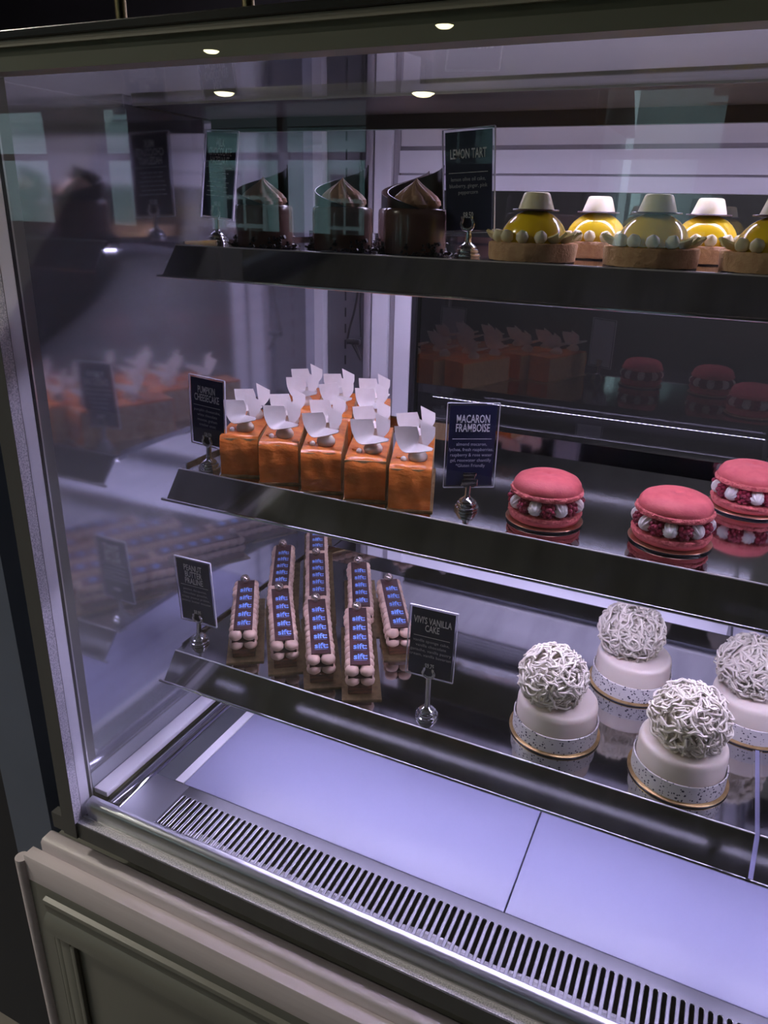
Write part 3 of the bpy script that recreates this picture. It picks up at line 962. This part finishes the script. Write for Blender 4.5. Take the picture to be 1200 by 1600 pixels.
# ------------------------------------------------------------------ vanilla cakes
def strand_ball(seed, R0=0.0348, n=440):
    r = random.Random(seed)
    bm = bmesh.new()
    lathe(bm, [(0, -0.024)] + [(0.0265 * sin(a), -0.0265 * cos(a) * 0.92) for a in [pi * k / 12 for k in range(2, 12)]] + [(0, 0.0244)], 20)
    for i in range(n):
        d = Vector((r.gauss(0, 1), r.gauss(0, 1), r.gauss(0, 1))).normalized()
        if d.z < -0.72: continue
        h = d.cross(Vector((r.gauss(0, 1), r.gauss(0, 1), r.gauss(0, 1)))).normalized()
        pts = []
        step = 0.0033
        ph, fr, am = r.random() * 6, 0.6 + r.random() * 1.1, 0.4 + 1.1 * r.random()
        lay = R0 - 0.0060 + 0.0070 * r.random()
        ln = r.randint(7, 13)
        for k in range(ln):
            bend = am * sin(ph + fr * k)
            h = (h + d.cross(h) * bend * 0.6).normalized()
            d = (d + h * step / R0).normalized()
            h = (h - d * h.dot(d)).normalized()
            e = lay + 0.0016 * sin(ph * 2 + 1.1 * k)
            p = d * e
            pts.append(Vector((p.x, p.y, max(p.z * 0.95, -0.0245))))
        tube(bm, pts, 0.00122, 5, taper=lambda t: 0.75 + 0.25 * sin(pi * min(max(t, 0.1), 0.9)))
    return bm


cake_defs = [(0.5017, 0.1924, (-0.0072, -0.006), 0.2, 1.00, 'white round cake with strand ball, standing next to the vanilla cake sign'),
             (0.5622, 0.3174, (-0.0075, 0.0015), 1.9, 1.03, 'white round cake with strand ball, standing farthest back among the vanilla cakes'),
             (0.6266, 0.1806, (0.0010, -0.002), 3.4, 1.04, 'white round cake with strand ball, standing closest to the shelf edge'),
             (0.6890, 0.3000, (-0.0075, 0.002), 5.0, 1.03, 'white round cake with strand ball, cut off by the right picture edge')]
cake0 = []
for i, (x, y, off, rz, sc, lab) in enumerate(cake_defs):
    t = empty('vanilla_cake', (x, y, ZS[3]), 0, lab, 'cake', 'white cakes with strand balls')
    if not cake0:
        bm = bmesh.new()
        lathe(bm, [(0, 0), (0.0470, 0), (0.0475, 0.0006), (0.0475, 0.0012), (0.0474, 0.0013)], 64, mi=1)
        lathe(bm, [(0.0474, 0.0013), (0.0474, 0.0022), (0.0468, 0.0026), (0, 0.0026)], 64)
        cake0.append(obj('board', bm, [M['gold'], M['blackboard']], t))
        bm = bmesh.new()
        lathe(bm, [(0, 0.0027), (0.0413, 0.0027), (0.0415, 0.020), (0.0412, 0.0365), (0.0404, 0.0400), (0.0388, 0.0420), (0.0365, 0.0427), (0, 0.0430)], 64)
        cake0.append(obj('cake_body', bm, M['ivory'], t))
        bm = bmesh.new()
        lathe(bm, [(0.0428, 0.0028), (0.0440, 0.0028), (0.0440, 0.0205), (0.0437, 0.0208), (0.0428, 0.0208), (0.0427, 0.0205), (0.0428, 0.0028)], 72)
        cake0.append(obj('collar', bm, M['speckle'], t))
    else:
        for s in cake0:
            c = s.copy(); COL.objects.link(c); c.parent = t
            if s.name.startswith('collar'): c.rotation_euler.z = rz
    o = obj('strand_ball', strand_ball(20 + i), M['strand'], t, loc=(off[0], off[1], 0.0430 + 0.0245), rot=(0, 0, rz))
    o.scale = (sc, sc, sc)
    o['kind'] = 'stuff'


# ------------------------------------------------------------------ raspberry macarons
def berry_mesh():
    bm = bmesh.new()
    lathe(bm, [(0, -0.0085), (0.005, -0.0075), (0.0078, -0.003), (0.0080, 0.002), (0.0060, 0.006), (0, 0.008)], 14)
    k = 0
    for ring, (z, r, n) in enumerate([(-0.0068, 0.0042, 6), (-0.0036, 0.0068, 9), (0.0, 0.0078, 11), (0.0036, 0.0070, 9), (0.0066, 0.0044, 6), (0.0085, 0.0012, 2)]):
        for j in range(n):
            a = 2 * pi * (j + 0.5 * (ring % 2)) / n
            mt = Matrix.Translation((r * cos(a), r * sin(a), z))
            bmesh.ops.create_icosphere(bm, subdivisions=2, radius=0.0023, matrix=mt)
    return bm


def kiss_mesh(lobes=11, r0=0.0070, L=0.0172):
    """short ribbed piped drop along +X (outwards)"""
    bm = bmesh.new()
    prof = [(0.45, 0.0), (0.85, 0.15), (1.0, 0.38), (0.98, 0.62), (0.80, 0.82), (0.45, 0.95), (0.0, 1.0)]
    lathe(bm, [(a * r0, b * L) for a, b in prof], 36,
          rmod=lambda a, i, r, z: (r * (1 + 0.10 * cos(lobes * a + i * 0.25)), z))
    bmesh.ops.rotate(bm, cent=(0, 0, 0), matrix=Matrix.Rotation(rad(90), 3, 'Y'), verts=bm.verts)
    return bm


def rough_ring(a, i, r, z, rr=random.Random(5), tab={}):
    k = (round(a, 4), i)
    if k not in tab: tab[k] = rr.uniform(-1, 1)
    return r + 0.0007 * tab[k], z + 0.0004 * tab[k]


mac_defs = [(0.4605, 0.2158, 0.3, 1.0, 'pink raspberry macaron alone beside the macaron sign'),
            (0.5789, 0.2222, 1.2, 1.0, 'pink raspberry macaron on a copper disc near the shelf edge, middle of the three'),
            (0.6430, 0.3520, 2.2, 1.0, 'pink raspberry macaron at the right picture edge, set back from the shelf edge')]
mac0 = None
for x, y, rz, sc, lab in mac_defs:
    if mac0 is None:
        t = mac0 = empty('raspberry_macaron', (x, y, ZS[2]), rz, lab, 'macaron', 'pink raspberry macarons')
        bm = bmesh.new()
        lathe(bm, [(0, 0), (0.0374, 0), (0.0380, 0.0006), (0.0380, 0.0020)], 56, mi=1)
        lathe(bm, [(0.0380, 0.0020), (0.0376, 0.0026), (0, 0.0026)], 56)
        obj('board', bm, [M['copperboard'], M['blackboard']], t)
        bm = bmesh.new()
        lathe(bm, [(0, 0.0027), (0.0300, 0.0027), (0.0335, 0.0042), (0.0348, 0.0065), (0.0346, 0.0085)], 72)
        lathe(bm, [(0.0346, 0.0085), (0.0358, 0.0092), (0.0362, 0.0112), (0.0354, 0.0128), (0.030, 0.0132), (0, 0.0132)], 72, rmod=rough_ring, mi=1)
        obj('bottom_shell', bm, [M['macaron'], M['foot']], t)
        bm = bmesh.new()
        lathe(bm, [(0, 0.0132), (0.0235, 0.0132), (0.0235, 0.0300), (0, 0.0300)], 32)
        obj('filling', bm, M['raspberry'], t)
        bmn, dbn = None, None
        for k in range(8):
            a = 2 * pi * k / 8
            if bmn is None:
                o = obj('raspberry', berry_mesh(), M['raspberry'], t); bmn = o
            else:
                o = bmn.copy(); COL.objects.link(o)
            o.location = (0.0272 * cos(a), 0.0272 * sin(a), 0.0212)
            o.rotation_euler = (0, rad(75), a)
            a += pi / 8
            if dbn is None:
                d = obj('cream_drop', kiss_mesh(), M['chantilly'], t); dbn = d
            else:
                d = dbn.copy(); COL.objects.link(d)
            d.location = (0.0218 * cos(a), 0.0218 * sin(a), 0.0258)
            d.rotation_euler = (0, rad(28), a)
        bm = bmesh.new()
        lathe(bm, [(0, 0.0290), (0.0300, 0.0290), (0.0346, 0.0298), (0.0354, 0.0318), (0.0348, 0.0338), (0.0330, 0.0346)], 72, rmod=rough_ring, mi=1)
        lathe(bm, [(0.0330, 0.0346), (0.0332, 0.0362), (0.0322, 0.0400), (0.0292, 0.0440), (0.0230, 0.0470), (0.0140, 0.0484), (0.0035, 0.0486), (0.0016, 0.0478), (0, 0.0476)], 72)
        obj('top_shell', bm, [M['macaron'], M['foot']], t)
    else:
        t = copy_tree(mac0)
        t.location = (x, y, ZS[2])
        t.rotation_euler = (0, 0, rz)
        t['label'] = lab


# ------------------------------------------------------------------ pumpkin cheesecake slices
def glaze_block(w, L, h, seed):
    """rounded block, front at y=0, running back to y=L"""
    bm = bmesh.new()
    r = random.Random(seed)
    nx, ny, nz = 10, 24, 10
    # cross-section outline (x,z) open at the bottom: only top and ends are glazed; the flanks are cut
    def zt(u, v):
        return h - 0.0010 * (2 * u - 1) ** 4 + 0.0004 * sin(9 * v + seed)
    rows = []
    for j in range(nz + 1):             # front face up
        v = j / nz
        bulge = 0.0014 * sin(pi * v) + 0.0008 * sin(13 * v + seed)
        y = -bulge + 0.0045 * (max(0, v - 0.80) / 0.20) ** 2
        rows.append([(w * (u / nx - 0.5), y + 0.0009 * sin(4 * u / nx * pi + seed * 2 + v * 5), 0.001 + (h - 0.002) * v) for u in range(nx + 1)])
    for j in range(1, ny):
        v = j / ny
        rows.append([(w * (u / nx - 0.5), 0.004 + (L - 0.008) * v, zt(u / nx, v)) for u in range(nx + 1)])
    for j in range(nz + 1):
        v = 1 - j / nz
        rows.append([(w * (u / nx - 0.5), L, 0.001 + (h - 0.002) * v) for u in range(nx + 1)])
    V = [[bm.verts.new(p) for p in row] for row in rows]
    for a in range(len(V) - 1):
        for b in range(nx):
            bm.faces.new((V[a][b], V[a][b + 1], V[a + 1][b + 1], V[a + 1][b]))
    # bottom and flanks of the shell, slightly inside
    lf = [row[0] for row in V]; rf = [row[-1] for row in V]
    bm.faces.new(lf[::-1]); bm.faces.new(rf)
    bm.faces.new((V[0][0], V[-1][0], V[-1][-1], V[0][-1]))
    return bm


def curl_mesh(kind):
    bm = bmesh.new()
    if kind == 0:
        N = curve_pts([(-0.0200, -0.003, 0.0265), (-0.0165, -0.006, 0.0140), (-0.0075, -0.008, 0.0030), (0.0080, -0.011, 0.0055), (0.0260, -0.015, 0.0120)], 15)
        F = curve_pts([(0.0015, 0.005, 0.0275), (0.0040, 0.006, 0.0180), (0.0040, 0.004, 0.0105), (0.0100, -0.002, 0.0120), (0.0265, -0.013, 0.0140)], 15)
        rows = []
        for k in range(7):
            q = k / 6
            rows.append([N[i].lerp(F[i], q) for i in range(15)])
        sheet(bm, rows, 0.0009)
    else:
        a = curve_pts([(0.001, 0.008, 0.0335), (0.0035, 0.006, 0.020), (0.0075, 0.003, 0.008)], 9)
        b = curve_pts([(0.0165, 0.013, 0.0255), (0.0170, 0.010, 0.016), (0.0120, 0.005, 0.0075)], 9)
        rows = [[a[i].lerp(b[i], k / 4) for i in range(9)] for k in range(5)]
        sheet(bm, rows, 0.0009)
    return bm


ks = {}
slices = [(0.1240, 0.1755, 24.0, 'pumpkin cheesecake slice at the left end of the front row, beside its price sign'),
          (0.1755, 0.1755, 25.5, 'pumpkin cheesecake slice, second in the front row counted from its price sign'),
          (0.2293, 0.1740, 24.5, 'pumpkin cheesecake slice in the middle of the front row of five'),
          (0.2816, 0.1735, 21.0, 'pumpkin cheesecake slice, fourth in the front row counted from its price sign'),
          (0.3327, 0.1715, 20.0, 'pumpkin cheesecake slice at the right end of the front row, with one open side'),
          (0.1165, 0.3150, 24.0, 'pumpkin cheesecake slice at the left end of the back row'),
          (0.1715, 0.3090, 24.0, 'pumpkin cheesecake slice in the middle of the back row'),
          (0.2225, 0.3050, 23.0, 'pumpkin cheesecake slice at the right end of the back row')]
SW, SL, SH = 0.0425, 0.124, 0.047
for i, (x, y, yaw, lab) in enumerate(slices):
    r = random.Random(100 + i)
    t = empty('pumpkin_cheesecake', (x, y, ZS[2]), rad(yaw), lab, 'cake slice', 'pumpkin cheesecake slices')
    if not ks:
        ks['board'] = obj('board', B(-SW / 2 - 0.001, SW / 2 + 0.0030, -0.003, SL + 0.008, 0.0, 0.0018), [M['gold']], t, False)
        ks['side'] = obj('cut_side', B(-SW / 2 - 0.0003, SW / 2 + 0.0003, 0.0018, SL - 0.001, 0.0019, SH - 0.0035), M['cut'], t, False)
        ks['blob'] = None
    else:
        for s in ('board', 'side'):
            c = ks[s].copy(); COL.objects.link(c); c.parent = t
    obj('glaze', glaze_block(SW, SL, SH, i * 1.7), M['orange'], t, angle=50)
    for (py, n) in ((0.026, 0), (0.082, 1)):
        sx = 1
        if ks['blob'] is None:
            bm = bmesh.new()
            lathe(bm, [(0, 0), (0.0078, 0), (0.0098, 0.0028), (0.0098, 0.0062), (0.0074, 0.0098), (0.0035, 0.0122), (0, 0.0132)], 24)
            ks['blob'] = obj('cream_dollop', bm, M['cream'], t)
            b = ks['blob']
            ks['curl'] = c = obj('chocolate_curl', curl_mesh(0), M['whitechoc'], t, angle=80)
            ks['fin'] = f = obj('chocolate_shard', curl_mesh(1), M['whitechoc'], t, angle=80)
            bm = bmesh.new()
            bmesh.ops.create_uvsphere(bm, u_segments=12, v_segments=8, radius=0.0031)
            ks['pearl'] = p = obj('cream_pearl', bm, M['cream'], t)
            bm = bmesh.new()
            lathe(bm, [(0, 0), (0.0058, 0), (0.0050, 0.0016), (0, 0.0024)], 16)
            ks['gel'] = g = obj('gel_drop', bm, M['gel'], t)
        else:
            b, c, f, p, g = [ks[s].copy() for s in ('blob', 'curl', 'fin', 'pearl', 'gel')]
            for q in (b, c, f, p, g):
                COL.objects.link(q); q.parent = t
        jx = r.uniform(-0.0015, 0.0015)
        b.location = (0.0045 + jx, py - 0.003, SH - 0.0009)
        c.location = (-0.001 + jx, py, SH + 0.0060)
        c.rotation_euler = (r.uniform(-0.06, 0.06), r.uniform(-0.05, 0.05), rad(-yaw + 4 + r.uniform(-6, 6)))
        f.location = (0.001 + jx, py + 0.004, SH + 0.0055)
        f.rotation_euler = (0, 0, rad(-yaw + 4 + r.uniform(-5, 5)))
        p.location = (-0.0095 + jx, py - 0.008, SH + 0.0018)
        g.location = (-0.0115, py + 0.003, SH - 0.0006)


# ------------------------------------------------------------------ praline bars
def sift_text():
    """the shop's word in blue, five times down the plaque (in the XY plane, reading from the front end)"""
    out = bmesh.new()
    for k in range(5):
        bm, lo, hi = text_mesh(['sift:'], 0.0140, 0.0158, offset=0.00042)
        for v in bm.verts:
            v.co = Vector((v.co.x + 0.0009, 0.0105 + k * 0.0212 + (v.co.z - lo) * 1.10, 0.0))
        me = bpy.data.meshes.new('tmp')
        bm.to_mesh(me); bm.free()
        out.from_mesh(me)
        bpy.data.meshes.remove(me)
        for j in range(12):        # fine rule of dots under the word
            xx = -0.0068 + j * 0.00125
            y = 0.0082 + k * 0.0212
            vs = [out.verts.new((xx, y, 0)), out.verts.new((xx + 0.0008, y, 0)), out.verts.new((xx + 0.0008, y + 0.0007, 0)), out.verts.new((xx, y + 0.0007, 0))]
            out.faces.new(vs)
    return out


def dollop_mesh():
    bm = bmesh.new()
    lathe(bm, [(0, -0.0052), (0.0050, -0.0050), (0.0076, -0.0026), (0.0081, 0.0004), (0.0068, 0.0038), (0.0040, 0.0057), (0, 0.0064)], 16)
    return bm


PH = 0.0415     # height of the plaque over the shelf
BL = 0.140      # bar length
bars = [(0.1330, 0.1520, 33.0, 'praline bar at the left end of the front row, beside the peanut butter sign'),
        (0.1895, 0.1560, 35.0, 'praline bar, second in the front row counted from the peanut butter sign'),
        (0.2420, 0.1500, 32.4, 'praline bar in the middle of the front row, third from the peanut butter sign'),
        (0.2915, 0.1500, 28.5, 'praline bar, fourth in the front row, nearest the shelf edge'),
        (0.2985, 0.2440, 31.0, 'praline bar half hidden behind the vanilla cake sign, at the right end'),
        (0.1100, 0.2700, 30.0, 'praline bar standing behind the second one, at the left of the back row'),
        (0.1690, 0.2690, 30.5, 'praline bar in the middle column, second from the front'),
        (0.2330, 0.2690, 28.5, 'praline bar of the back row with its end behind the fourth bar'),
        (0.0980, 0.3900, 30.0, 'praline bar farthest back, its top cut off by the shelf above')]
pr0 = None
for x, y, yaw, lab in bars:
    if pr0 is None:
        t = pr0 = empty('praline_bar', (x, y, ZS[3]), rad(yaw), lab, 'pastry', 'praline bars with chocolate plaques')
        obj('board', B(-0.0205, 0.0240, -0.010, BL + 0.006, 0.0, 0.0018), M['oldgold'], t, False)
        bm = box(bmesh.new(), -0.0135, 0.0135, 0.0, BL, 0.0018, 0.0135, 0.0012)
        obj('cake_base', bm, M['brownie'], t)
        obj('chocolate_sheet', B(-0.0135, 0.0135, 0.001, BL - 0.001, 0.0222, 0.0236), M['plaque'], t, False)
        dm = None
        rr = random.Random(11)
        for layer, z in ((0, 0.0178), (1, 0.0300)):
            for k in range(11):
                for s in (-1, 1):
                    if dm is None:
                        d = dm = obj('cream_dollop', dollop_mesh(), M['praline'], t)
                    else:
                        d = dm.copy(); COL.objects.link(d)
                    d.location = (s * 0.0084 + rr.uniform(-0.0008, 0.0008), 0.0055 + k * (BL - 0.011) / 10, z)
                    q = rr.uniform(0.93, 1.06)
                    d.scale = (q * 1.04, q * 1.06, 0.98)
                    d.rotation_euler = (0, 0, rr.uniform(0, 6))
        pl = obj('plaque', B(-0.0112, 0.0112, 0.006, BL - 0.006, 0.0358, 0.0374), M['plaque'], t, False)
        st = obj('printed_word', sift_text(), M['blueink'], pl, False, loc=(0, 0.006, 0.0376))
        bm = bmesh.new()
        bmesh.ops.create_uvsphere(bm, u_segments=20, v_segments=14, radius=0.0062)
        obj('pearl', bm, M['pearl'], t, loc=(-0.0012, BL - 0.0125, 0.0374 + 0.0056))
    else:
        t = copy_tree(pr0)
        t.location = (x, y, ZS[3])
        t.rotation_euler = (0, 0, rad(yaw))
        t['label'] = lab


# ------------------------------------------------------------------ lemon tarts
tarts = [(0.4193, 0.2300, 0.0, 'lemon tart next to the lemon sign, at the shelf edge'),
         (0.4546, 0.3400, 0.5, 'bright lemon tart in the back row, seen between the first two front tarts'),
         (0.5224, 0.2300, 0.15, 'lemon tart at the shelf edge, second from the lemon sign'),
         (0.5574, 0.3400, 0.7, 'bright lemon tart in the back row, farther from the lemon sign'),
         (0.6160, 0.2300, 0.1, 'lemon tart at the shelf edge, cut by the right picture edge')]
tart0 = None
for x, y, rz, lab in tarts:
    if tart0 is None:
        t = tart0 = empty('lemon_tart', (x, y, ZS[1]), rz, lab, 'tart', 'yellow domed lemon tarts')
        bm = bmesh.new()
        lathe(bm, [(0, 0), (0.0385, 0), (0.0385, 0.0012), (0, 0.0012)], 48)
        obj('board', bm, M['blackboard'], t)
        bm = bmesh.new()
        lathe(bm, [(0, 0.0013), (0.0385, 0.0013), (0.0392, 0.004), (0.0396, 0.0135), (0.0390, 0.0158), (0.0375, 0.0164), (0, 0.0164)], 80,
              rmod=lambda a, i, r, z: rough_ring(a, i + 50, r, z))
        obj('crust', bm, M['crust'], t)
        bm = bmesh.new()
        pr = [(0.0300 * cos(q), 0.0160 + 0.0278 * sin(q)) for q in [pi / 2 * k / 14 for k in range(14)]] + [(0, 0.0438)]
        lathe(bm, [(0, 0.0155), (0.0300, 0.0155)] + pr, 56)
        obj('dome', bm, M['lemon'], t)
        bm = bmesh.new()
        lathe(bm, [(0, 0.0424), (0.0200, 0.0426), (0.0206, 0.0433), (0.0200, 0.0440), (0, 0.0440)], 44)
        obj('brim', bm, M['brim'], t)
        bm = bmesh.new()
        lathe(bm, [(0, 0.0440), (0.0158, 0.0440), (0.0152, 0.0460), (0.0118, 0.0558), (0.0108, 0.0574), (0.0090, 0.0580), (0, 0.0578)], 40,
              rmod=lambda a, i, r, z: (r * (1 + 0.02 * sin(3 * a + i)), z))
        obj('hat', bm, M['hat'], t)
        dm = pm = None
        for k, deg in enumerate((-140, -118, -92, -65, 40, 65, 92, 118)):
            a = rad(deg)
            if dm is None:
                bm = bmesh.new()
                lathe(bm, [(0, -0.0048), (0.0040, -0.0040), (0.0056, -0.0005), (0.0050, 0.0028), (0.0026, 0.0052), (0.0008, 0.0066), (0, 0.0068)], 18)
                d = dm = obj('cream_dot', bm, M['hat'], t)
            else:
                d = dm.copy(); COL.objects.link(d)
            d.location = (0.0335 * cos(a), 0.0335 * sin(a), 0.0212)
            d.rotation_euler = (0, rad(35), a)
        for deg in (-40, -15, 10, 165, 190, -165 + 0):
            a = rad(deg)
            if pm is None:
                bm = bmesh.new()
                N = [(0, -0.0062, 0.0062), (0, -0.0020, 0.0015), (0, 0.0020, 0.0015), (0, 0.0062, 0.0062)]
                rows = [[(0.000, y0 * 0.5, 0.0)] * 1 for y0 in (0,)]
                a1 = [Vector((-0.006, -0.0060, 0.0035)), Vector((-0.006, -0.002, 0.0)), Vector((-0.006, 0.002, 0.0)), Vector((-0.006, 0.0060, 0.0035))]
                a2 = [Vector((0.002, -0.0055, 0.0055)), Vector((0.001, -0.0018, 0.0010)), Vector((0.001, 0.0018, 0.0010)), Vector((0.002, 0.0055, 0.0055))]
                a3 = [Vector((0.0085, -0.0040, 0.0085)), Vector((0.0050, -0.0012, 0.0035)), Vector((0.0050, 0.0012, 0.0035)), Vector((0.0085, 0.0040, 0.0085))]
                sheet(bm, [a1, a2, a3], 0.0024)
                p = pm = obj('petal', bm, M['petal'], t, angle=60)
            else:
                p = pm.copy(); COL.objects.link(p)
            p.location = (0.0335 * cos(a), 0.0335 * sin(a), 0.0172)
            p.rotation_euler = (0, 0, a)
    else:
        t = copy_tree(tart0)
        t.location = (x, y, ZS[1])
        t.rotation_euler = (0, 0, rz)
        t['label'] = lab

# ------------------------------------------------------------------ chocolate cylinders
chocs = [(0.1280, 0.2350, 0.0, 'chocolate cylinder with dark curl next to the milk chocolate hazelnut sign'),
         (0.2215, 0.2350, 0.05, 'chocolate cylinder with dark curl, middle of the front three'),
         (0.3010, 0.2350, -0.05, 'chocolate cylinder with dark curl beside the lemon tart sign'),
         (0.2470, 0.3350, 0.2, 'chocolate cylinder hidden behind the one beside the lemon tart sign')]
ch0 = None
for x, y, rz, lab in chocs:
    if ch0 is None:
        t = ch0 = empty('chocolate_dome_cake', (x, y, ZS[1]), rz, lab, 'cake', 'glazed chocolate cylinders')
        t.name = 'chocolate_cylinder'
        bm = bmesh.new()
        lathe(bm, [(0, 0), (0.0345, 0), (0.0345, 0.0014), (0, 0.0014)], 40)
        obj('board', bm, M['blackboard'], t)
        bm = bmesh.new()
        lathe(bm, [(0, 0.0015), (0.0304, 0.0015), (0.0308, 0.004), (0.0303, 0.012), (0.0304, 0.036), (0.0300, 0.0400), (0.0285, 0.0418), (0.0255, 0.0424), (0, 0.0426)], 56,
              rmod=lambda a, i, r, z: (r * (1 + 0.006 * sin(4 * a + i * 0.6)), z))
        obj('glazed_body', bm, M['milkchoc'], t)
        bm = bmesh.new()                # dark chocolate sheet wound round the swirl, rising to a point
        rows = [[], [], [], []]
        for k in range(41):
            q = k / 40
            a = rad(-58 - 272 * q)
            rr = 0.0262 - 0.0010 * q + 0.002 * (1 - q)
            hh = 0.001 + 0.0385 * q ** 0.95
            for j in range(4):
                rows[j].append((rr * cos(a), rr * sin(a), 0.0400 + 0.0012 + hh * j / 3))
        sheet(bm, rows, 0.0008)
        obj('chocolate_curl', bm, M['darkcurl'], t, angle=70)
        bm = bmesh.new()
        prof = [(0.0205, 0.0), (0.0222, 0.003), (0.0215, 0.0065), (0.0185, 0.0105), (0.0140, 0.0145), (0.0092, 0.0182), (0.0050, 0.0212), (0.0020, 0.0240), (0, 0.0262)]
        lathe(bm, prof, 88, c=(0.0, 0.0, 0.0425),
              rmod=lambda a, i, r, z: (r * (1 + 0.30 * abs(cos(4.5 * (a + i * 0.13))) - 0.20), z))
        obj('cream_swirl', bm, M['swirl'], t)
        bm = bmesh.new()
        r = random.Random(9)
        for k in range(90):
            a = r.choice([r.uniform(-0.9, 0.5), r.uniform(2.6, 3.9), r.uniform(-1.6, 0)])
            d = 0.0305 + r.random() ** 2 * 0.008
            s = r.uniform(0.0008, 0.0018)
            mt = Matrix.Translation((d * cos(a), d * sin(a), 0.002 + r.random() ** 2 * (0.010 if d < 0.033 else 0.002))) @ Euler((r.random() * 3, r.random() * 3, 0)).to_matrix().to_4x4()
            box(bm, -s, s, -s * 0.8, s * 0.8, -s * 0.6, s * 0.6, mtx=mt)
        o = obj('crumbs', bm, M['crumb'], t, False)
        o['kind'] = 'stuff'
    else:
        t = copy_tree(ch0)
        t.location = (x, y, ZS[1])
        t.rotation_euler = (0, 0, rz)
        t['label'] = lab
